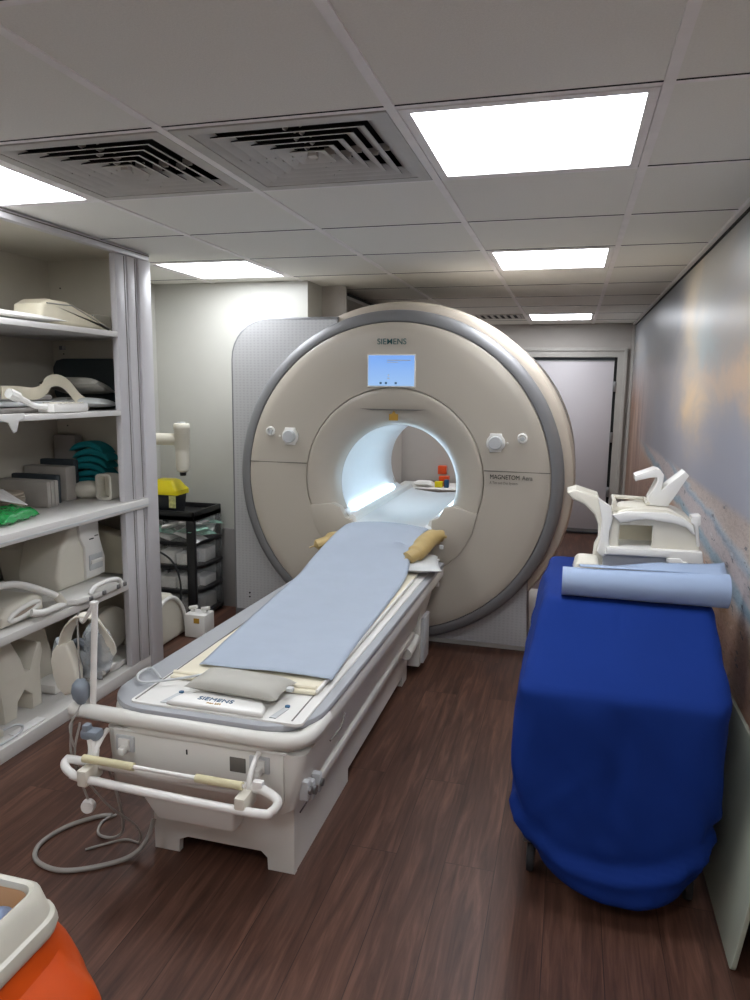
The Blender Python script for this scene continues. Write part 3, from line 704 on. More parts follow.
T(MB().box(-2.44, -2.37, 3.115, 3.14+.0, .901, .965, bev=.01), 'sponge_block', 'plastic', 'small cream sponge block left of the rolled white bandage', 'block')
b = MB(); b.lathe([(.0, -.06), (.03, -.058), (.042, -.04), (.046, 0), (.042, .04), (.03, .058), (0, .06)], (0, 0, 0), 'x', 10, cap=False); b.xf(Matrix.Translation((-2.32, 3.06, .945)) @ Matrix.Rotation(.5, 4, 'Z')); T(b, 'bandage_roll', 'plastic', 'chunky white bandage roll in front of the teal pads', 'roll')
c_ = thing('open_box', (-2.2, 3.1, .90), 'small cream open topped box on end at the right of the foam shelf', 'box')
b = MB(); o = rrect(-2.255, -2.165, .902, 1.03, .02); i_ = rrect(-2.243, -2.177, .914, 1.018, .014)
b.loft([[(x, 3.10, z) for x, z in o], [(x, 3.03, z) for x, z in o], [(x, 3.03, z) for x, z in i_], [(x, 3.09, z) for x, z in i_]]); b.build('shell', 'plastic', c_)
for k in range(7):
    T(MB().lathe([(.0, 0), (.085, 0), (.09, .004), (.09, .009), (.085, .012), (0, .012)], (-2.43, 2.615+.004*math.sin(k*5), .9015+k*.0122), 'z', 32, cap=False), 'round_pad', 'beigedisc', ['bottom', 'second lowest', 'third lowest', 'middle', 'third highest', 'second highest', 'top'][k]+' beige round pad of the stack behind the green bag', 'pad', 'stack of beige round pads')
b = MB().pillow((-2.235, 2.42, .925), .075, .12, .032, rot=(0, .1, .12), n=24)
for v in b.bm.verts: v.co.z += .010*noise.noise(v.co*45); v.co.x += .008*noise.noise(v.co*38+Vector((3, 1, 2)))
T(b, 'green_bag', 'green', 'crinkled bright green plastic bag on the waist-high shelf', 'bag')
b = MB().box(-.07, .07, -.09, .09, 0, .006, bev=.002); b.xf(Matrix.Translation((-2.30, 2.47, 1.0)) @ Matrix.Rotation(.45, 4, 'Y') @ Matrix.Rotation(-.3, 4, 'X')); T(b, 'paper_card', 'paper', 'white paper card tilted over the green bag', 'card')
# --- fourth shelf: head coil on its slab, flex coil with loop
s_ = thing('coil_base_slab', (-2.28, 2.8, .5), 'white flat coil base slab with side latches under the tall head coil', 'coil base')
b = MB(); b.prism([(-2.60, 2.50), (-2.24, 2.50), (-2.06, 2.60), (-2.045, 2.66), (-2.045, 2.93), (-2.09, 2.97), (-2.60, 2.98)], 'z', .503, .53, bev=.006); b.build('slab', 'plastic_w', s_)
b = MB(); b.box(-2.5, -2.07, 2.62, 2.95, .5005, .504); b.build('foot', 'plastic_g', s_)
MB().tube([(-2.05, 2.68, .533), (-2.05, 2.71, .556), (-2.05, 2.80, .562), (-2.05, 2.88, .55), (-2.05, 2.90, .533)], .012, smooth=4).build('arched_handle', 'plastic_w', s_)
for y in (2.665, 2.76, 2.87, 2.92): MB().box(-2.048, -2.036, y, y+.02, .505, .525, bev=.003).build('latch', 'steel', s_)
h = thing('head_coil', (-2.27, 2.8, .53), 'tall tapered off-white head coil housing with recessed grip on the fourth shelf', 'coil')
b = MB()
def sec(y0, y1, x0, x1, z): return [(x0, y0, z), (x1, y0, z), (x1, y1, z), (x0, y1, z)]
b.prism([(2.67, .532), (2.655, .60), (2.69, .72), (2.75, .80), (2.81, .838), (2.90, .848), (2.955, .835), (2.96, .74), (2.995, .62), (2.998, .55), (2.97, .532)], 'x', -2.42, -2.20, bev=.02, seg=3); b.build('housing', 'plastic', h)
b = MB(); b.prism([(2.73, .532), (2.71, .62), (2.71, .70), (2.76, .745), (2.83, .79), (2.90, .845), (2.98, .845), (2.99, .532)], 'x', -2.58, -2.43, bev=.03, seg=3); b.build('rear_housing', 'plastic', h)
b = MB(); b.prism([(2.80, .83), (2.81, .75), (2.84, .70), (2.84, .55), (2.98, .55), (2.985, .63), (2.955, .72), (2.945, .76), (2.945, .83)], 'x', -2.205, -2.185, bev=.006); fp = b.build('front_plate', 'plastic_w', h)
MB().box(-2.186, -2.180, 2.86, 2.96, .585, .66, bev=.004).build('grip_recess', 'ink_grey' if False else 'plastic_g', fp)
MB().box(-2.183, -2.172, 2.865, 2.955, .615, .635, bev=.005).build('grip_bar', 'plastic_w', fp)
MB().box(-2.186, -2.182, 2.87, 2.9, .735, .74).build('slot', 'dark', fp); MB().box(-2.186, -2.182, 2.91, 2.935, .745, .75).build('mark', 'ink_grey', fp)
T(MB().prism([(-2.6, .502), (-2.6, .76), (-2.55, .78), (-2.36, .745), (-2.16, .70), (-2.13, .502)], 'y', 3.11, 3.2, bev=.015, seg=3), 'padded_insert', 'cream', 'cream padded insert leaning against the cabinet side right of the head coil', 'pad')
c_ = thing('latch_arm', (-2.5, 2.57, .5), 'small white hinged clamp left of the head coil on its shelf', 'clamp')
MB().box(-2.56, -2.5, 2.36, 2.49, .502, .53, bev=.008).build('base', 'plastic', c_)
MB().tube([(-2.5, 2.42, .53), (-2.49, 2.45, .57), (-2.48, 2.48, .60), (-2.48, 2.49, .55)], .016, smooth=3).build('arm', 'plastic', c_)
f_ = thing('flex_coil', (-2.2, 2.36, .5), 'boxy off-white coil with a slot handle at the left of the fourth shelf', 'coil')
b = MB(); b.prism([(2.24, .505), (2.235, .55), (2.27, .585), (2.42, .60), (2.47, .585), (2.475, .505)], 'x', -2.32, -2.12, bev=.02, seg=3); b.build('body', 'plastic', f_)
b = MB(); o = [(2.355+.085*math.cos(a), .548+.018*math.sin(a)) for a in [2*PI*k/24 for k in range(24)]]
b.tube([(-2.118, y, z+ (y-2.355)*.15) for y, z in o], .010, closed=True); b.build('handle_rim', 'plastic_w', f_)
b = MB(); b.prism([(p[0], p[1]+(p[0]-2.355)*.15) for p in [(2.355+.078*math.cos(a), .548+.012*math.sin(a)) for a in [2*PI*k/24 for k in range(24)]]], 'x', -2.121, -2.117); b.build('handle_slot', 'beigedisc', f_)
l_ = thing('loop_coil', (-2.15, 2.4, .5), 'thick white tubular loop coil arching around the slot-handled coil', 'coil')
b = MB(); b.tube([(-2.30, 1.9, .72), (-2.24, 2.1, .70), (-2.18, 2.27, .668), (-2.15, 2.36, .655), (-2.12, 2.45, .61), (-2.10, 2.52, .565), (-2.09, 2.55, .53), (-2.085, 2.53, .522), (-2.085, 2.48, .522), (-2.075, 2.40, .53), (-2.09, 2.36, .54)], .0155, seg=14, smooth=5); b.build('tube', 'plastic_w', l_)
b = MB(); b.tube([(-2.30, 1.9, .72), (-2.24, 2.1, .70), (-2.19, 2.25, .672)], .021, seg=14, smooth=5); b.build('sleeve', 'plastic', l_)
MB().tube([(-2.098, 2.52, .57), (-2.09, 2.548, .525)], .019, seg=14).build('sleeve', 'plastic', l_)
# --- bottom shelf
T(MB().prism([(2.30, .062), (2.28, .25), (2.30, .40), (2.36, .405), (2.41, .31), (2.43, .25), (2.455, .245), (2.475, .29), (2.51, .35), (2.535, .345), (2.54, .30), (2.52, .24), (2.52, .062), (2.46, .062), (2.46, .13), (2.42, .165), (2.38, .13), (2.37, .062)], 'x', -2.42, -2.2, bev=.012), 'cradle_block', 'plastic', 'white coil cradle block with two U-shaped cut-outs on the bottom shelf', 'cradle')
T(MB().prism([(2.60, .062), (2.56, .20), (2.58, .36), (2.66, .40), (2.74, .36), (2.78, .22), (2.80, .062)], 'x', -2.58, -2.35, bev=.03, seg=3), 'rear_cushion_block', 'cab', 'cream rounded block behind the white cradle on the bottom shelf', 'block')
T(MB().lathe([(0, 0), (.10, 0), (.115, .01), (.118, .03), (.115, .05), (.10, .06), (0, .062)], (0, 0, 0), 'x', 40, cap=False).xf(Matrix.Translation((-2.28, 3.08, .222)) @ Matrix.Rotation(-.25, 4, 'Z') @ Matrix.Rotation(.0, 4, 'Y')), 'round_coil', 'plastic', 'round off-white disc coil standing on edge at the right of the bottom shelf', 'coil')
T(MB().prism([(-2.40, 2.78), (-2.14, 2.82), (-2.12, 2.95), (-2.13, 3.2), (-2.40, 3.2)], 'z', .062, .09, bev=.006), 'coil_tray', 'plastic_w', 'flat white tray under the round disc coil', 'tray')
T(MB().box(-2.33, -2.20, 2.60, 2.73, .062, .11, bev=.015), 'white_wedge', 'plastic_w', 'low white block between the cradle and the headset on the bottom shelf', 'block')
p = thing('cable_plug', (-2.12, 2.86, .06), 'small white plug with metal pins on the bottom shelf edge', 'plug')
MB().box(-2.14, -2.085, 2.80, 2.90, .092, .125, bev=.008).build('housing', 'plastic_w', p)
MB().box(-2.087, -2.079, 2.81, 2.835, .1, .118).build('pins', 'steel', p)
l_ = thing('surface_coil', (-2.17, 2.2, .06), 'cream surface coil with a thin cable loop at the front left of the bottom shelf', 'coil')
b = MB(); b.prism([(2.02, .062), (2.02, .27), (2.07, .26), (2.12, .19), (2.17, .12), (2.22, .09), (2.22, .062)], 'x', -2.3, -2.13, bev=.015, seg=3); b.build('shell', 'plastic', l_)
MB().tube([(-2.12, 2.20, .10), (-2.095, 2.235, .11), (-2.09, 2.27, .09), (-2.09, 2.25, .069), (-2.09, 2.16, .068), (-2.1, 2.08, .07)], .005, smooth=5).build('cable', 'plastic_g', l_)
T(MB().box(-2.13, -2.085, 2.235, 2.40, .061, .066), 'paper_slip', 'paper', 'narrow white paper slip at the bottom shelf front', 'paper')

# ================================================================== PATIENT TABLE
TZ = .53
tb = thing('patient_table', (-.97, 2.7, 0), 'long white patient table with grey side trim leading into the scanner bore', 'patient table')
# top frame: outline tapering slightly to the scanner
def tt(y): return (y-1.75)/(3.8-1.75)
def xl(y): return -1.335+.07*tt(y)
def xr(y): return -.652+.024*tt(y)
def outline(y0, y1, dl, dr, rf):
    pts = [(xr(y1)-dr, y1), (xl(y1)+dl, y1)]
    k = 7
    cxl, cy = xl(y0)+dl+rf, y0+rf
    for i in range(k+1):
        a = PI+PI/2*i/k; pts.append((cxl+rf*math.cos(a), cy+rf*math.sin(a)))
    cxr = xr(y0)-dr-rf
    for i in range(k+1):
        a = 1.5*PI+PI/2*i/k; pts.append((cxr+rf*math.cos(a), cy+rf*math.sin(a)))
    return pts[::-1]
def slab(dl, dr, y0, y1, z0, z1, rf=.07, bev=.006): return MB().prism(outline(y0, y1, dl, dr, rf), 'z', z0, z1, bev=bev)
slab(0, 0, 1.74, 3.79, .505, TZ, rf=.16, bev=.01).build('side_trim', 'trim_blue', tb)
slab(.004, .004, 1.735, 3.79, .445, .505, rf=.15, bev=.012).build('frame', 'mri_white', tb)
slab(.10, .032, 1.765, 3.83, TZ-.004, TZ+.006, rf=.02, bev=.002).build('white_deck', 'plastic_w', tb)
for x0, x1 in ((-1.222, -1.218), (-.719, -.715)):
    b = MB(); b.prism([(x0, 1.78), (x1, 1.78), (x1+.012, 3.8), (x0+.012, 3.8)], 'z', TZ+.004, TZ+.0075); b.build('deck_groove', 'ink_grey', tb)
b = MB(); b.prism([(-1.205, 2.36), (-1.199, 2.36), (-1.195, 2.75), (-1.201, 2.75)], 'z', TZ+.004, TZ+.008); b.build('deck_slot', 'ink_grey', tb)
# front bumper
b = MB(); b.tube([(-1.423, 1.752, .494), (-1.418, 1.750, .494), (-1.405, 1.748, .494), (-1.36, 1.746, .494), (-1.3, 1.744, .493), (-1.0, 1.741, .492), (-.78, 1.742, .490), (-.71, 1.755, .489), (-.68, 1.785, .489), (-.668, 1.84, .49), (-.666, 1.92, .492)], [.008, .018, .0235, .0235, .0235, .0235, .0235, .0235, .0235, .0235, .0235, .0235], seg=16, smooth=5); b.build('front_bumper', 'mri_white', tb)

# upper body: hanging skirt, narrower below
def ring(x0, x1, y0, y1, z, r=.03): return [(x, y, z) for x, y in rrect(x0, x1, y0, y1, r, 4)]
b = MB(); b.loft([ring(-1.285, -.735, 1.765, 3.72, .25, .02), ring(-1.30, -.71, 1.757, 3.74, .27, .02), ring(-1.312, -.672, 1.752, 3.76, .42), ring(-1.315, -.668, 1.752, 3.76, .446)]); b.build('body_housing', 'mri_white', tb)
MB().box(-1.275, -.73, 1.744, 1.757, .30, .452, bev=.003).build('front_panel', 'mri_white', tb)
MB().box(-1.27, -.72, 1.738, 1.745, .4515, .457).build('panel_pale_edge', 'plastic_w', tb)  # paler strip along the top of the front panel
MB().box(-1.25, -.76, 1.7625, 1.7645, .278, .28).build('panel_seam', 'ink_grey', tb)
b = MB(); b.loft([ring(-1.17, -.906, 1.785, 2.6, .155, .012), ring(-1.222, -.895, 1.768, 2.6, .251, .012)]); b.build('lower_pod', 'mri_white', tb)
MB().box(-.895, -.845, 1.742, 1.75, .375, .42, bev=.002).build('dark_socket', 'ink_grey', tb)
for x in (-1.235, -.80):
    k_ = MB().box(x-.032, x+.03, 1.738, 1.75, .385, .435, bev=.003).build('bracket_plate', 'plastic_g', tb)
    MB().box(x-.02, x+.018, 1.73, 1.74, .39, .428, bev=.004).build('bracket_block', 'plastic_w', k_)
    MB().box(x-.006, x+.014, 1.708, 1.732, .388, .41, bev=.004).build('bracket_hook', 'plastic_w', k_)
MB().box(-1.034, -1.03, 1.742, 1.748, .405, .42).build('release_slot', 'dark', tb)
# plinth with feet at the corners
b = MB()
out = [(-1.22, 0), (-1.22, .255), (-.74, .255), (-.74, 0), (-.828, 0), (-.83, .04), (-.85, .058), (-1.10, .058), (-1.128, .045), (-1.132, 0)]
b.prism(out, 'y', 1.85, 1.875, bev=.003)
b.box(-1.218, -1.195, 1.875, 3.40, .035, .255); b.box(-.765, -.742, 1.875, 2.40, .0, .255); b.box(-.765, -.742, 2.40, 3.30, .05, .255); b.box(-.765, -.742, 3.30, 3.40, .0, .255)
b.box(-1.19, -.77, 1.88, 3.39, .2, .25)
b.build('plinth', 'mri_white', tb)
MB().box(-.742, -.739, 1.90, 3.38, .175, .179).build('plinth_groove', 'ink_grey', tb)
MB().box(-.742, -.70, 1.95, 3.38, .235, .262, bev=.004).build('plinth_ledge', 'mri_white', tb)
MB().tube([(-.715, 3.25, .19), (-.715, 3.62, .2)], .028, seg=16).build('drive_tube', 'mri_white', tb)
MB().box(-.82, -.69, 3.46, 3.60, .045, .40, bev=.006).build('rear_column', 'mri_white', tb)
MB().box(-.69, -.672, 3.48, 3.62, .06, .30, bev=.004).build('column_cover', 'plastic_g', tb)
MB().lathe([(.014, 0), (.014, .02), (.008, .025), (.008, .05), (.014, .055), (.014, .065)], (-.655, 3.72, .41), 'z', 14).build('cable_gland', 'plastic_w', tb)
for y, z, r in ((1.80, .32, .012), (1.84, .30, .014), (1.90, .29, .012)):
    k_ = MB().box(-.70, -.672, y-.012, y+.012, z-.03, z+.03, bev=.004).build('latch_block', 'plastic_g', tb)
    MB().lathe([(r, 0), (r, .008), (0, .009)], (-.673, y, z), 'x', 14).build('latch_screw', 'steel', k_)
MB().tube([(-.66, 1.95, .40), (-.653, 2.03, .405), (-.655, 2.08, .43)], .003).build('side_grip_line', 'ink_grey', tb)
# domed end pad with the maker's lettering
b = MB()
arc = [(-.955+.15*math.cos(a), 1.775+.115*math.sin(a)) for a in [PI*k/20 for k in range(21)]]
arc = [(-.80, 1.768)]+arc[0:]+[(-1.11, 1.768)]
b.prism(arc, 'z', TZ+.005, TZ+.022, bev=.008, seg=3); ep = b.build('end_dome', 'plastic_w', tb)
lettering('brand_lettering', 'SIEMENS', .028, (-.97, 1.775+.035, TZ+.0225), ep, 'ink_blue', normal='z', bold=.0, sx=1.1)
lettering('rating_lettering', 'max 250', .013, (-.965, 1.775+.012, TZ+.0225), ep, 'warn', normal='z')
for x in (-1.125, -.775):
    MB().lathe([(.008, 0), (.008, .004), (0, .005)], (x+.012, 1.86, TZ+.006), 'z', 12).build('deck_screw', 'ink_blue', tb)
    b = MB(); b.prism([(x-.012, 1.78), (x+.008, 1.78), (x+.022, 1.85), (x+.004, 1.85)], 'z', TZ+.006, TZ+.0085); b.build('deck_marking', 'plastic_g', tb)
# front push handle: looped tube with cream grips
hd = thing('push_handle', (-1.03, 1.64, .36), 'looped white tube handle with two cream foam grips across the table front', 'handle')
b = MB()
b.tube([(-1.36, 1.672, .374), (-1.1, 1.67, .372), (-.80, 1.668, .384), (-.745, 1.66, .385), (-.705, 1.645, .372), (-.715, 1.625, .352), (-.76, 1.615, .346), (-1.05, 1.62, .346), (-1.30, 1.625, .352), (-1.345, 1.635, .354), (-1.38, 1.652, .362), (-1.385, 1.668, .372)], .0125, seg=12, closed=True, smooth=5); b.build('loop_tube', 'plastic_w', hd)
b = MB(); b.tube([(-1.31, 1.64, .405), (-.80, 1.64, .402)], .006); rod = b.build('cross_rod', 'plastic_w', hd)
MB().tube([(-1.305, 1.64, .405), (-1.14, 1.64, .404)], .0115, seg=14).build('foam_grip', 'cream_foam', hd)
MB().tube([(-.945, 1.64, .403), (-.805, 1.64, .402)], .0115, seg=14).build('foam_grip', 'cream_foam', hd)
for x in (-1.29, -.80):
    MB().tube([(x, 1.735, .45), (x, 1.71, .44), (x+.002, 1.67, .41), (x+.002, 1.655, .36)], .0075, smooth=4).build('hanger_arm', 'plastic_w', hd)
    MB().box(x-.016, x+.016, 1.605, 1.685, .335, .385, bev=.006).build('clamp', 'plastic', hd)
MB().box(-.785, -.755, 1.655, 1.675, .385, .41, bev=.004).build('locking_tab', 'plastic_w', hd)
# --- things lying on the table
m_ = MB(); m_.prism([(-1.20, 1.94), (-.71, 1.95), (-.70, 3.76), (-1.19, 3.76)], 'z', TZ+.0085, TZ+.020, bev=.005, seg=3)
mt = thing('table_mattress', (-.95, 2.85, TZ+.008), 'thin cream mattress under the pale blue sheet on the patient table', 'mattress')
m_.build('pad', 'cream', mt)
MB().tube([(-1.20, 1.965, TZ+.022), (-1.0, 1.962, TZ+.024), (-.715, 1.975, TZ+.022)], .007).build('edge_roll', 'cream', mt)
MB().tube([(-.707, 1.96, TZ+.018), (-.702, 2.6, TZ+.018), (-.699, 3.3, TZ+.018)], .006).build('side_rail', 'plastic_w', mt)
T(MB().tube([(-1.22, 1.92, TZ+.013), (-1.30, 1.99, TZ+.012), (-1.31, 1.93, TZ+.013), (-1.26, 1.88, TZ+.013), (-1.15, 1.90, TZ+.03), (-1.08, 1.95, TZ+.034)], .004, smooth=6), 'thin_cable', 'plastic_g', 'thin grey cable curling over the left front trim of the table', 'cable')
p = thing('sandbag_cushion', (-.945, 1.925, TZ+.02), 'grey oblong cushion lying across the foot end of the table', 'cushion')
MB().pillow((-.935, 1.905, TZ+.036), .155, .072, .026, rot=(0, 0, -.06), n=22, ex=5, bottom=.45).build('cover', 'greyvinyl', p)
MB().box(-.785, -.765, 1.90, 1.92, TZ+.033, TZ+.045, bev=.002).build('care_tag', 'whitevinyl', p)
# sheet, running over the head cushion
L_ = [(-1.146, 2.031, .556), (-1.173, 2.30, .556), (-1.205, 2.665, .556), (-1.235, 3.0, .556), (-1.243, 3.2, .565), (-1.236, 3.33, .60), (-1.205, 3.44, .655), (-1.18, 3.57, .70), (-1.17, 3.70, .718), (-1.165, 3.79, .712)]
R_ = [(-.684, 2.037, .556), (-.70, 2.34, .556), (-.706, 2.60, .556), (-.713, 2.9, .556), (-.722, 3.15, .557), (-.730, 3.33, .575), (-.745, 3.47, .62), (-.738, 3.59, .665), (-.728, 3.70, .70), (-.72, 3.79, .705)]
Lc = catmull([Vector(p) for p in L_], 6); Rc = catmull([Vector(p) for p in R_], 6); rows = []
for k, (a, c) in enumerate(zip(Lc, Rc)):
    row = []
    for i in range(33):
        u = i/32; p = a.lerp(c, u)
        lift = .006+.006*noise.noise(Vector((p.x*4+p.y*3, p.y*5, 1.3)))+.020*max(0, .12-abs(noise.noise(Vector((p.x*1.6+p.y*1.2, p.y*4.2-p.x*1.5, 5.1)))))/.12*max(0, noise.noise(Vector((p.x*3, p.y*2, 9.1)))+.15)
        if p.y > 3.25: lift += .022*math.sin(PI*u)*min(1, (p.y-3.25)/.3)
        row.append((p.x, p.y, p.z+lift*(1 if .02 < u < .98 else .3)))
    rows.append(row)
T(MB().loft(rows, cap=False, closed=False), 'paper_sheet', 'sheet', 'pale blue paper sheet spread along the patient table over the head cushion', 'sheet', solid=.002)
# tan curved head cushion
p = thing('head_cushion', (-.95, 3.6, .57), 'tan curved head cushion poking out on both sides under the blue sheet', 'cushion')
b = MB(); b.tube([(-1.335, 3.58, .605), (-1.27, 3.62, .628), (-1.2, 3.68, .645), (-1.05, 3.72, .63), (-.88, 3.71, .63), (-.78, 3.67, .63), (-.75, 3.62, .625)], [.006, .05, .07, .07, .06, .05, .03], seg=16, smooth=5, flat=.55); b.build('curved_body', 'tan', p)
b = MB(); b.tube([(-.775, 3.44, .612), (-.745, 3.48, .625), (-.722, 3.55, .64), (-.71, 3.63, .66), (-.69, 3.70, .675), (-.655, 3.76, .68), (-.62, 3.78, .672)], [.012, .038, .05, .053, .052, .038, .010], seg=16, smooth=6, flat=.85); b.build('side_lobe', 'tan', p)
MB().box(-.645, -.622, 3.70, 3.715, .62, .642, bev=.003).build('care_tag', 'whitevinyl', p)
T(MB().pillow((-.755, 3.53, .575), .145, .16, .022, rot=(0, 0, .25), n=16, bottom=.8, ex=6), 'white_pillow', 'whitevinyl', 'small white vinyl pillow under the tan cushion at the right edge', 'pillow')
# headset on its stand at the front left table corner
st = thing('headset_stand', (-1.33, 1.76, .52), 'slim white pole with angled hook standing on the front left table corner', 'stand')
MB().tube([(-1.352, 1.755, .515), (-1.328, 1.755, .83)], .0095, seg=12).build('pole', 'plastic_w', st)
MB().tube([(-1.335, 1.755, .825), (-1.36, 1.76, .79), (-1.385, 1.77, .765), (-1.395, 1.775, .78)], .006, smooth=4).build('hook', 'plastic_w', st)
MB().box(-1.34, -1.32, 1.745, 1.765, .826, .838, bev=.003).build('cap', 'plastic_w', st)
hs = thing('headset', (-1.43, 1.8, .53), 'large ivory patient headset with film covered ear cushions hanging on the pole', 'headphones')
def HS(pts, y): return [(x, y, z) for x, z in pts]
b = MB(); arc = [(-1.482, 1.80, .655), (-1.468, 1.797, .705), (-1.437, 1.79, .752), (-1.405, 1.79, .777), (-1.378, 1.795, .775), (-1.362, 1.81, .755), (-1.352, 1.83, .70), (-1.358, 1.85, .64), (-1.375, 1.855, .60)]
b.tube(arc, .024, seg=10, flat=.28, smooth=6, up=(0, 0, 1)); b.build('headband', 'plastic', hs)
b = MB(); b.prism([(-1.492, .675), (-1.455, .685), (-1.437, .645), (-1.424, .60), (-1.426, .555), (-1.443, .525), (-1.472, .515), (-1.497, .535), (-1.512, .575), (-1.516, .62), (-1.508, .655)], 'y', 1.775, 1.815, bev=.008, seg=3); b.build('ear_shell', 'plastic', hs)
b = MB().pillow((-1.455, 1.845, .60), .07, .055, .032, rot=(PI/2, 0, .1), n=14, ex=3, bottom=1); b.build('ear_cushion', 'film', hs)
b = MB(); b.tube([(-1.455+.035*math.cos(a), 1.84, .62+.048*math.sin(a)) for a in [2*PI*k/16 for k in range(16)]], .014, closed=True); b.build('ear_ring', 'earpad', hs)
b = MB().pillow((-1.40, 1.86, .645), .045, .055, .03, rot=(PI/2, 0, -.5), n=14, ex=3, bottom=1); b.build('ear_cushion', 'earpad', hs)
b = MB().pillow((-1.40, 1.855, .65), .058, .066, .038, rot=(PI/2, 0, -.5), n=20, ex=3, bottom=1)
for v in b.bm.verts: v.co += Vector((1, .5, 1))*.006*noise.noise(v.co*60)
b.build('film_cover', 'film', hs)
b = MB(); b.tube([(-1.52, 1.83, .67), (-1.53, 1.835, .62), (-1.525, 1.835, .57), (-1.49, 1.835, .53)], .018, seg=8, smooth=4)
for v in b.bm.verts: v.co += Vector((1, .5, 1))*.009*noise.noise(v.co*70)
b.build('film_cover', 'film', hs)
b = MB(); b.lathe([(0, -.042), (.012, -.038), (.024, -.02), (.028, 0), (.024, .022), (.013, .036), (0, .04)], (-1.385, 1.745, .555), 'z', 20, cap=False)
bl = T(b, 'squeeze_bulb', 'bulb', 'blue-grey rubber squeeze bulb hanging beside the headset pole', 'call bulb')
tb2 = MB().tube([(-1.385, 1.745, .592), (-1.39, 1.75, .66), (-1.40, 1.765, .74), (-1.405, 1.772, .775), (-1.40, 1.775, .79)], .0028, smooth=4).build('air_tube', 'tube_clear', bl)
MB().tube([(-1.38, 1.742, .52), (-1.385, 1.715, .49), (-1.395, 1.70, .46), (-1.38, 1.695, .40)], .003, smooth=4).build('air_tube', 'tube_clear', bl)
cl = thing('hose_clip', (-1.32, 1.69, .40), 'blue-grey rubber clip under the left end of the table bumper', 'clip')
MB().box(-1.345, -1.285, 1.675, 1.715, .437, .468, bev=.01).build('body', 'bulb', cl)
MB().box(-1.335, -1.315, 1.675, 1.70, .465, .485, bev=.004).build('tab', 'bulb', cl)
MB().tube([(-1.31, 1.69, .44), (-1.30, 1.68, .41), (-1.295, 1.66, .375)], .016, smooth=3).build('neck', 'plastic_w', cl)
for pts, lb in (([(-1.40, 1.72, .48), (-1.40, 1.705, .38), (-1.37, 1.70, .30), (-1.345, 1.70, .235)], 'thin cord running from the table bumper down to the white puck'),
                ([(-1.37, 1.715, .47), (-1.38, 1.70, .35), (-1.30, 1.72, .22), (-1.25, 1.80, .10), (-1.27, 1.84, .015), (-1.33, 1.85, .006), (-1.39, 1.80, .006), (-1.42, 1.77, .006)], 'clear tube dropping from the bumper to the floor under the table'),):
    T(MB().tube(pts, .0035, smooth=6), 'cord', 'tube_clear', lb, 'cord')
b = MB(); b.lathe([(0, -.012), (.018, -.012), (.021, -.006), (.021, .008), (.016, .013), (0, .014)], (0, 0, 0), 'y', 24, cap=False); b.xf(Matrix.Translation((-1.345, 1.70, .212)) @ Matrix.Rotation(.3, 4, 'Z'))
T(b, 'cord_puck', 'plastic_w', 'small round white puck dangling on a cord at the table left', 'puck')
T(MB().tube([(-1.20, 1.82, .12), (-1.215, 1.80, .06), (-1.26, 1.77, .012), (-1.34, 1.70, .0085), (-1.43, 1.66, .0085), (-1.52, 1.675, .0085), (-1.565, 1.72, .0085), (-1.575, 1.78, .0085), (-1.55, 1.86, .0085), (-1.49, 1.93, .0085), (-1.45, 1.95, .0085)], .0075, seg=12, smooth=8), 'floor_hose', 'tube_clear', 'thick translucent grey hose looped on the floor left of the table', 'hose')
T(MB().tube([(-1.44, 1.96, .006), (-1.46, 1.91, .006), (-1.43, 1.85, .006), (-1.36, 1.83, .02), (-1.30, 1.80, .08), (-1.28, 1.76, .2), (-1.30, 1.735, .34)], .0045, seg=10, smooth=8), 'thin_hose', 'tube_clear', 'thinner clear hose curling up from the floor to the table front', 'hose')

# ================================================================== DRAPED TROLLEY (right)
tr = thing('draped_trolley', (.17, 2.35, 0), 'tall trolley completely covered by a royal blue cloth beside the mural wall', 'trolley')
def ringc(x0, x1, y0, y1, r, zf, zb, n=160, fold=0, ph=0, hem=0):
    base = rrect(x0, x1, y0, y1, r, 8); P = [Vector((a, c, 0)) for a, c in base]; P.append(P[0])
    seg = [(P[i+1]-P[i]).length for i in range(len(P)-1)]; tot = sum(seg); out = []
    for k in range(n):
        d = tot*k/n; i = 0
        while d > seg[i]: d -= seg[i]; i += 1
        p = P[i].lerp(P[i+1], d/seg[i]); t = (P[i+1]-P[i]).normalized(); nrm = Vector((t.y, -t.x, 0))
        s_ = k/n*tot
        f = fold*(.55*noise.noise(Vector((s_*7, ph*.25, 3)))+.45*math.sin(s_*21+1.5*math.sin(ph*.8))*noise.noise(Vector((s_*3, 2, ph*.3))))
        u = (p.y-y0)/(y1-y0); z = zf+(zb-zf)*min(1, max(0, u*1.2))
        if hem: z += hem*(abs((p.x-(.2))/.26)**2)*(1-u)+.012*noise.noise(Vector((s_*5, 1, 7)))
        q = p+nrm*f; out.append((q.x, q.y, z))
    return out
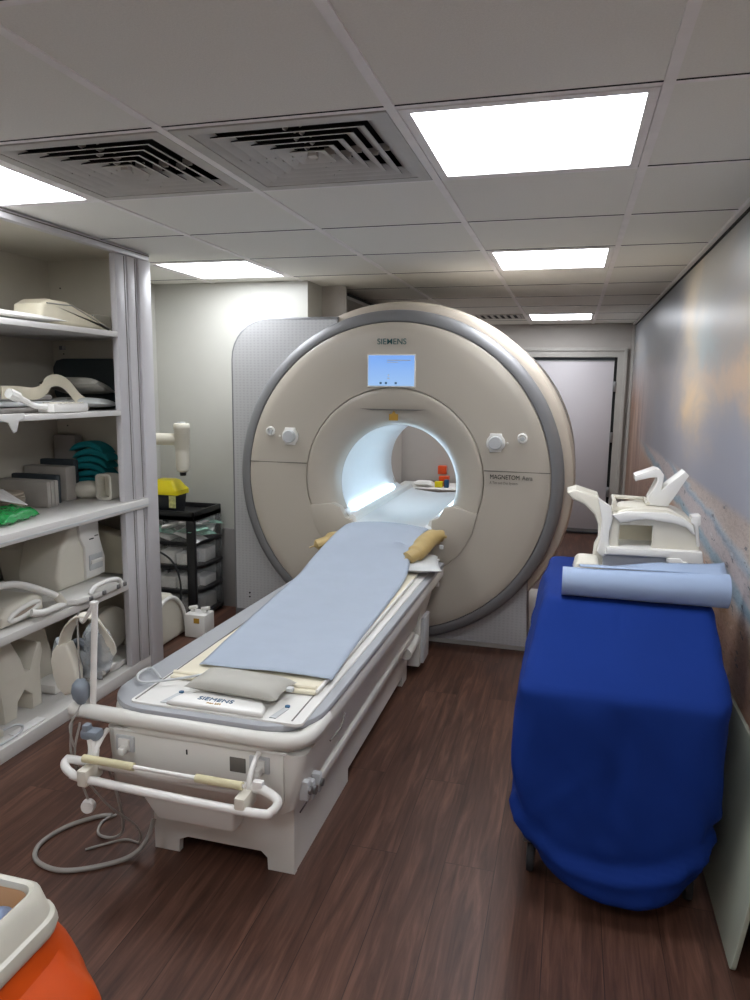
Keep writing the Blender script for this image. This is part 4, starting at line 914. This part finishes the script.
rs = [ringc(-.03, .425, 2.25, 2.80, .03, .832, .832), ringc(-.045, .44, 2.225, 2.82, .04, .83, .83, fold=.002), ringc(-.056, .448, 2.205, 2.83, .045, .815, .812, fold=.006, ph=.5),
      ringc(-.072, .452, 2.13, 2.835, .05, .755, .76, fold=.01, ph=1), ringc(-.086, .455, 2.04, 2.84, .055, .695, .70, fold=.012, ph=1.6), ringc(-.095, .457, 1.972, 2.842, .05, .645, .64, fold=.012, ph=2),
      ringc(-.104, .458, 1.958, 2.845, .055, .622, .60, fold=.012, ph=2.4), ringc(-.112, .458, 1.95, 2.85, .075, .56, .52, fold=.016, ph=3), ringc(-.116, .455, 1.943, 2.85, .06, .46, .43, fold=.012, ph=4),
      ringc(-.116, .452, 1.935, 2.85, .06, .36, .34, fold=.014, ph=5), ringc(-.108, .448, 1.93, 2.85, .07, .27, .26, fold=.016, ph=6), ringc(-.092, .442, 1.92, 2.85, .10, .19, .2, fold=.018, ph=7),
      ringc(-.085, .435, 1.905, 2.84, .16, .12, .16, fold=.014, ph=8, hem=.05), ringc(-.06, .415, 1.895, 2.83, .19, .075, .13, fold=.016, ph=8.6, hem=.075), ringc(-.03, .395, 1.91, 2.81, .19, .052, .12, fold=.010, ph=9, hem=.09), ringc(.0, .38, 1.94, 2.79, .18, .075, .13, fold=.006, ph=9, hem=.09)]
K = len(rs[0]); fine = []; cols = []
for k in range(K):
    col = [Vector(r[k]) for r in rs]
    a = catmull(col[:3], 2)[:-1]+catmull(col[2:6], 5)[:-1]+catmull(col[5:], 5)     # the fold over the front edge stays crisp
    cols.append(a)
xm, ym = .17, 2.4
for q in range(len(cols[0])):
    row = []
    for k in range(K):
        p = cols[k][q].copy(); front = max(0, min(1, (2.12-p.y)/.12)); low = max(0, min(1, (.6-p.z)/.45))
        o = Vector((p.x-xm, (p.y-2.02) if p.y < 2.02 else 0, 0)); o = o.normalized() if o.length > .01 else Vector((0, -1, 0))
        dx = p.x-xm
        # one slack fold sagging between the lower corners, and a second shallow one at the right
        t = p.z-.075-1.7*dx*dx
        f = .016*front*math.exp(-((t-.055)/.022)**2)-.010*front*math.exp(-((t-.09)/.02)**2)
        t2 = p.z-.30+1.1*(dx-.30); f += .010*front*math.exp(-(t2/.02)**2)*max(0, min(1, dx/.12))
        t3 = p.z-.22-.9*(dx+.28); f += .009*front*math.exp(-(t3/.018)**2)*max(0, min(1, -dx/.12))
        # soft pleats down the sides, corner pleats, broad dents
        f += .010*low*(1-front)*math.sin((p.y)*34+4*noise.noise(Vector((p.z*2, 5, 1))))
        side = max(0, min(1, (abs(dx)-.17)/.08))
        f += .010*side*low*math.sin(dx*95+3*noise.noise(Vector((p.z*3, 4, 1))))
        f += .012*low*noise.noise(Vector((dx*9, p.y*4, p.z*1.6+2)))+.008*noise.noise(Vector((dx*14+p.z*7, p.y*9, p.z*9)))
        f -= .010*front*math.exp(-((dx-.0-.08*(p.z-.4))/.02)**2)*max(0, min(1, (.62-p.z)/.1))*max(0, min(1, (p.z-.2)/.2))
        p += o*f; row.append(p)
    fine.append(row)
b = MB(); b.loft(fine, cap=False); b.bm.verts.ensure_lookup_table(); b.bm.faces.new(b.bm.verts[:K][::-1]); b.build('blue_drape', 'drape', tr, sharp=75)
MB().box(-.04, .40, 2.05, 2.78, .16, .20, bev=.01).build('base_frame', 'plastic_g', tr)
for x in (-.03, .37):
    for y in (2.08, 2.70):
        k_ = MB().lathe([(.0, -.013), (.03, -.013), (.045, -.010), (.048, 0), (.045, .010), (.03, .013), (0, .013)], (x-.02 if x < 0 else x+.03, y, .05), 'x', 28, cap=False).build('castor', 'rubber', tr)
        MB().box((x-.045 if x < 0 else x+.005), (x+.01 if x < 0 else x+.055), y-.02, y+.02, .1, .165, bev=.006).build('castor_fork', 'steel', k_)
# paper roll with loose end
pr = thing('paper_roll', (.235, 2.26, .832), 'thick roll of pale blue paper lying across the front of the blue draped trolley', 'paper roll')
b = MB(); n = 40
def spiral(x, r0, r1): return [(x, 2.26+(r0+(r1-r0)*k/n)*math.cos(2*PI*k/n+.9), .835+r1+(r0+(r1-r0)*k/n)*math.sin(2*PI*k/n+.9)) for k in range(n)]
b.loft([spiral(-.005+.004, .043, .047), spiral(.1, .043, .047), spiral(.3, .046, .050), spiral(.475, .049, .054)]); b.build('rolled_paper', 'blue_roll', pr)
for k, r in enumerate((.034, .02)):
    MB().tube([(.4755+.0005, 2.26+r*math.cos(a), .835+.053+r*math.sin(a)) for a in [2*PI*q/32 for q in range(32)]], .0012, seg=6, closed=True).build('layer_edge', 'sheet', pr)
rows = []
for i in range(21):
    u = i/20; x0 = .05+.425*u
    rows.append([(x0, 2.26+.0+.03*t, .931+.006*u-.004*t*t) for t in (0, .5, 1)] + [(x0+.012*t*u, 2.29+.11*t, .927+.006*u+.012*u*t+.004*math.sin(u*9+t*3)-.028*(1-u)*t) for t in (.25, .5, .75, 1)])
MB().loft(rows, cap=False, closed=False).build('loose_end', 'blue_roll', pr, solid=.0015)
# head and knee coil on the trolley
ck = thing('carrier_coil', (.27, 2.6, .833), 'ivory coil with curved side arm and open window standing on the blue draped trolley', 'coil')
arm = [(0.0, 1.118), (.03, 1.13), (.104, 1.108), (.112, 1.09), (.13, 1.06), (.150, 1.02), (.150, .833), (.095, .833), (.100, .94), (.112, .965), (.110, 1.01), (.094, 1.045), (.06, 1.078), (.018, 1.094)]
b = MB(); b.prism(arm, 'y', 2.56, 2.60, bev=.008, seg=3); b.build('side_arm', 'plastic', ck)
b = MB(); b.prism(arm[:4]+[(.10, 1.092), (.06, 1.112), (.02, 1.112)], 'y', 2.60, 2.70, bev=.006); b.build('arm_pad', 'plastic', ck)
b = MB(); b.prism([(.103, 1.107), (.145, 1.079), (.155, 1.041), (.146, .99), (.149, .947), (.162, .93), (.15, .92), (.13, .9), (.11, .92), (.118, .96), (.12, 1.031)], 'y', 2.535, 2.57, bev=.005); b.build('hinge_column', 'plastic_w', ck)
sh_ = [(.147, 1.049), (.193, 1.069), (.255, 1.078), (.325, 1.077), (.38, 1.059), (.408, 1.044), (.428, 1.008), (.438, .94), (.287, .94), (.287, 1.02), (.180, 1.015), (.180, .94), (.14, .935)]
b = MB(); b.prism(sh_, 'y', 2.55, 2.58, bev=.005); b.build('window_shell', 'plastic', ck)
b = MB(); b.prism([(.147, 1.049), (.193, 1.069), (.255, 1.078), (.325, 1.077), (.38, 1.059), (.408, 1.044), (.428, 1.008), (.438, .94), (.425, .94), (.40, 1.02), (.36, 1.045), (.3, 1.06), (.2, 1.055), (.16, 1.035)], 'y', 2.58, 2.75, bev=.003); b.build('roof_shell', 'plastic', ck)
b = MB(); b.prism([(.15, 1.052), (.2, 1.066), (.325, 1.068), (.38, 1.052), (.41, 1.03), (.42, 1.0), (.41, 1.0), (.39, 1.022), (.35, 1.034), (.26, 1.043), (.18, 1.026)], 'y', 2.535, 2.552, bev=.005); b.build('front_ridge', 'plastic_w', ck)
MB().box(.165, .42, 2.68, 2.70, .94, 1.035, bev=.004).build('rear_wall', 'cream', ck)
b = MB(); b.prism([(.135, .915), (.141, .94), (.442, .945), (.453, .892), (.41, .885), (.344, .895), (.344, .918)], 'y', 2.52, 2.77, bev=.006); b.build('deck', 'plastic_w', ck)
b = MB(); b.prism([(.13, .833), (.13, .92), (.345, .92), (.345, .833)], 'y', 2.545, 2.76, bev=.008); b.build('lower_case', 'plastic_g', ck)
b = MB(); b.prism([(.335, .833), (.335, .918), (.375, .92), (.385, .91), (.40, .91), (.40, .895), (.44, .893), (.445, .86), (.40, .833)], 'y', 2.51, 2.74, bev=.005); b.build('latch_housing', 'plastic_w', ck)
b = MB(); b.tube([(.16, 2.57, 1.09), (.16, 2.72, 1.09), (.27, 2.72, 1.087), (.27, 2.60, 1.087)], .007, seg=10); b.build('top_rail', 'plastic', ck)
b = MB(); b.prism([(.15, 1.06), (.152, 1.10), (.163, 1.10), (.168, 1.075), (.28, 1.075), (.28, 1.06)], 'y', 2.575, 2.60, bev=.003); b.build('rail_bracket', 'plastic', ck)
b = MB(); b.prism([(.404, 1.04), (.404, 1.06), (.432, 1.064), (.434, 1.034), (.427, 1.03), (.437, .96), (.427, .96), (.414, 1.03)], 'y', 2.54, 2.60, bev=.003); b.build('end_knob', 'plastic_w', ck)
b = MB().pillow((.075, 2.47, .868), .045, .07, .05, n=14, bottom=.7, ex=5); T(b, 'small_coil', 'plastic', 'small rounded ivory coil piece lying left of the large coil on the blue trolley', 'coil')
hook = [(.223, 1.181), (.288, 1.208), (.304, 1.204), (.317, 1.187), (.316, 1.16), (.311, 1.136), (.383, 1.202), (.396, 1.188), (.351, 1.105), (.335, 1.079), (.277, 1.079), (.271, 1.101), (.298, 1.165), (.294, 1.178), (.275, 1.176), (.226, 1.162)]
T(MB().prism(hook, 'y', 2.61, 2.70, bev=.003), 'angled_bracket', 'plastic_w', 'bright white zigzag bracket standing on top of the ivory coil', 'bracket')
# board leaning on the mural wall
b = MB(); b.prism([(0, 0), (1.05, 0), (1.05, .5), (0, .5)], 'x', 0, .012, bev=.0)
b = MB(); o = rrect(0, 1.05, 0, .51, .02, 4); b.prism(o, 'x', 0, .012, bev=.002)
b.xf(Matrix.Translation((.468, 1.812, .002)) @ Matrix.Rotation(math.atan2(.068, .5), 4, 'Y'))
T(b, 'leaning_board', 'board', 'pale green-grey board leaning against the mural wall right of the trolley', 'board')

# ================================================================== CORNER BEHIND THE TABLE
dr = thing('drawer_tower', (-2.39, 4.04, 0), 'black four drawer plastic tower with frosted clear drawers in the white corner', 'drawer unit')
X0, X1, Y0, Y1, HT = -2.60, -2.195, 3.87, 4.225, .70
b = MB(); b.box(X0, X1, Y0, Y1, HT-.055, HT-.03); b.box(X0, X1, Y0, Y0+.018, HT-.06, HT, bev=.003); b.box(X0, X1, Y1-.018, Y1, HT-.06, HT, bev=.003); b.box(X0, X0+.018, Y0, Y1, HT-.06, HT, bev=.003); b.box(X1-.018, X1, Y0, Y1, HT-.06, HT, bev=.003); b.build('top_tray', 'black', dr)
for x, y in ((X0, Y0), (X1-.055, Y0), (X0, Y1-.05), (X1-.03, Y1-.03)):
    MB().box(x, x+(.055 if y == Y0 else .03), y, y+.03, .0, HT-.055, bev=.004).build('corner_post', 'black', dr)
cont = ['greenpack', 'paper', 'paper', 'greyfoam']
for k in range(4):
    z0 = .02+k*.155; kk = 3-k
    MB().box(X0+.01, X1-.01, Y0+.002, Y1-.005, z0, z0+.018, bev=.003).build('rail_frame', 'black', dr)
    b = MB(); bulge = [(X1-.012, Y0+.04), (X1+.012, Y0+.07), (X1+.028, (Y0+Y1)/2), (X1+.026, Y1-.04), (X1+.012, Y1-.012), (X1-.012, Y1-.008)]
    b.prism([(X1-.02, Y0+.04)]+bulge[1:]+[(X1-.02, Y1-.008), (X0+.03, Y1-.01), (X0+.03, Y0+.006), (X1-.06, Y0+.006), (X1-.05, Y0+.035)], 'z', z0+.022, z0+.148, bev=.004)
    d_ = b.build('drawer', 'clear', dr)
    b = MB(); b.prism([(X1-.03, Y0+.035)]+bulge+[(X1-.03, Y1-.008)], 'z', z0+.004, z0+.022, bev=.003); b.build('drawer_sill', 'black', d_)
    m3 = cont[kk]
    if kk == 0:
        for q in range(7):
            b = MB().pillow((-2.27+.02*math.sin(q*3), 3.96+.1*(q % 3), z0+.045+.013*q), .09, .075, .014, rot=(.25*math.sin(q*2), .3*math.cos(q*1.7), q*.9), n=8); b.build('wrapped_pack', m3 if q % 2 else 'paper', d_)
        for q in range(3): MB().pillow((-2.47+.03*q, 3.95, z0+.05+.025*q), .10, .06, .018, rot=(.3*math.sin(q*2), .3, q*1.1), n=8).build('wrapped_pack', m3 if q % 2 else 'paper', d_)
    else:
        for q in range(3): MB().box(-2.56+.115*q, -2.46+.115*q, 3.885, 3.99, z0+.03, z0+.10+.012*((q+k) % 2), bev=.003).build('folder_bundle', m3, d_)
        MB().box(-2.28, -2.19, 3.99, 4.13, z0+.03, z0+.115-.03*(kk == 2), bev=.004).build('carton', m3, d_)
sb = thing('sharps_bin', (-2.4, 3.98, HT-.03), 'black sharps tub with bright yellow lid on top of the drawer tower', 'sharps bin')
b = MB(); b.loft([ring(-2.50, -2.355, 3.93, 4.05, HT-.029, .012), ring(-2.515, -2.34, 3.92, 4.06, HT+.10, .015)]); b.build('tub', 'sharps', sb)
b = MB(); b.loft([ring(-2.525, -2.33, 3.91, 4.07, HT+.09, .015), ring(-2.525, -2.33, 3.91, 4.07, HT+.118, .015), ring(-2.515, -2.345, 3.92, 4.06, HT+.135, .02), ring(-2.50, -2.375, 3.935, 4.045, HT+.175, .02), ring(-2.49, -2.39, 3.95, 4.03, HT+.182, .02)]); b.build('lid', 'yellow', sb)
MB().box(-2.39, -2.345, 3.917, 3.922, HT+.01, HT+.085).build('label', 'paperlabel', sb)
T(MB().tube([(-2.60, 3.83, .50), (-2.45, 3.83, .46), (-2.34, 3.835, .40), (-2.29, 3.84, .30), (-2.28, 3.84, .18), (-2.30, 3.84, .01)], .006, smooth=6), 'black_cable', 'rubber', 'black cable hanging in front of the drawer tower', 'cable')
ar = thing('wall_camera', (-2.66, 3.95, 1.13), 'ivory cylindrical device on a short wall arm above the drawer tower', 'device')
MB().lathe([(.05, 0), (.05, .02), (.03, .03), (.03, .16), (.037, .165), (.037, .345), (0, .345)], (-2.655, 3.95, 1.135), 'x', 24).build('wall_arm', 'plastic', ar)
b = MB(); b.lathe([(0, .935), (.026, .935), (.038, .945), (.041, .98), (.042, 1.06), (.043, 1.08), (.045, 1.085), (.047, 1.195), (.05, 1.20), (.05, 1.225), (.045, 1.235), (0, 1.24)], (-2.305, 3.95, 0), 'z', 32, cap=False); cy_ = b.build('cylinder_housing', 'plastic', ar)
MB().lathe([(.017, .912), (.02, .917), (.02, .936)], (-2.305, 3.95, 0), 'z', 20).build('lens_tip', 'black', ar)
MB().box(-2.32, -2.29, 3.92, 3.97, 1.238, 1.244, bev=.003).build('top_slot', 'plastic_g', cy_)
fc = thing('floor_coil', (-2.2, 3.6, 0), 'rounded ivory coil shell on the floor between cabinet and drawer tower', 'coil')
b = MB(); b.prism([(3.33, 0), (3.33, .22), (3.38, .285), (3.46, .30), (3.56, .28), (3.63, .21), (3.68, .1), (3.70, 0)], 'x', -2.42, -2.16, bev=.03, seg=4); b.build('shell', 'plastic', fc)
b = MB(); b.tube([(-2.155, 3.36, .02), (-2.15, 3.38, .22), (-2.15, 3.46, .27), (-2.15, 3.56, .25), (-2.15, 3.64, .16), (-2.15, 3.68, .02)], .012, smooth=4); b.build('rim', 'plastic_w', fc)
cb_ = thing('connector_block', (-2.08, 3.62, 0), 'ivory connector block with wing screws beside the rounded coil shell', 'connector')
MB().box(-2.135, -2.0, 3.62, 3.74, .0, .14, bev=.008).build('block', 'plastic_w', cb_)
for x in (-2.11, -2.03): MB().tube([(x-.02, 3.68, .16), (x+.03, 3.68, .172)], .011).build('wing_screw', 'plastic_w', cb_); MB().box(x-.008, x+.012, 3.672, 3.688, .138, .165).build('screw_stem', 'plastic_w', cb_)
MB().box(-2.07, -2.035, 3.617, 3.621, .09, .12).build('warning_label', 'warn', cb_)

# ================================================================== BIN (bottom left)
bn = thing('waste_bin', (-.95, .76, 0), 'ivory rimmed waste bin lined with an orange bag at the bottom left', 'bin')
BX0, BX1, BY0, BY1 = -1.17, -.815, .58, .915
def rr_(d, z, r=.035): return [(x, y, z) for x, y in rrect(BX0-d, BX1+d, BY0-d, BY1+d, r+d*.5, 5)]
b = MB(); b.loft([rr_(.022, .560, .04), rr_(.026, .572, .04), rr_(.022, .588, .04), rr_(.016, .592, .04), rr_(.004, .632, .035), rr_(-.006, .640, .03), rr_(-.012, .636, .03), rr_(-.014, .57, .03)], cap=False); b.build('rim', 'bin', bn)
b = MB(); b.loft([rr_(-.0145, .625), rr_(-.03, .35), rr_(-.03, .349)], cap=True); bm_ = b.bm; top = [f for f in bm_.faces if len(f.verts) > 4 and f.calc_center_median().z > .6]; bmesh.ops.delete(bm_, geom=top, context='FACES'); b.build('inner_wall', 'bin_in', bn)
b = MB()
rows = []
for k, (d, z) in enumerate(((.012, .60), (.024, .555), (.04, .52), (.078, .46), (.095, .41), (.06, .33), (.03, .2), (.03, .08), (.02, .004))):
    r = rr_(d, z, .05); q = []
    for p in r:
        v = Vector(p); nn = Vector((v.x-(BX0+BX1)/2, v.y-(BY0+BY1)/2, 0)).normalized(); q.append(v+nn*.045*noise.noise(v*11)*(1 if k > 1 else .1))
    rows.append(q)
b.loft(rows, cap=False); b.build('orange_bag', 'orange_bag', bn, sub=1)
b = MB().pillow((-.95, .80, .56), .12, .11, .05, rot=(.1, .1, .3), n=26)
for v in b.bm.verts: v.co.z += .03*noise.noise(v.co*16)
T(b, 'crumpled_sheet', 'bluetissue', 'crumpled pale blue paper lying inside the waste bin', 'paper')

# ================================================================== FAR END SEEN THROUGH THE BORE
ctr = thing('side_counter', (-1.3, 7.25, 0), 'low pale counter by the back wall seen through the scanner bore', 'counter')
MB().box(-1.70, -1.0, 7.0, 7.5, .45, .47, bev=.003).build('worktop', 'plastic_w', ctr)
MB().box(-1.68, -1.02, 7.02, 7.5, .0, .45, bev=.003).build('body', 'grey_wall', ctr)
MB().box(-1.35, -1.345, 7.015, 7.02, .03, .43).build('door_gap', 'dark', ctr)
T(MB().box(-1.34, -1.25, YB-.07, YB-.001, .56, .65, bev=.008), 'orange_box', 'red', 'small orange box on the back wall seen through the bore', 'box')
T(MB().pillow((-1.42, 7.15, .50), .10, .07, .03, n=10), 'white_cloth', 'plastic_w', 'folded white cloth on the far counter seen through the bore', 'cloth')
T(MB().box(-1.30, -1.22, 7.1, 7.17, .471, .53, bev=.005), 'yellow_carton', 'yellow', 'small yellow carton on the far counter', 'box')
T(MB().box(-1.205, -1.16, 7.1, 7.16, .471, .55, bev=.005), 'blue_carton', 'ink_blue', 'small blue carton on the far counter', 'box')
T(MB().box(-1.28, -1.18, 7.22, 7.3, .471, .57, bev=.005), 'orange_carton', 'red', 'orange carton at the back of the far counter', 'box')
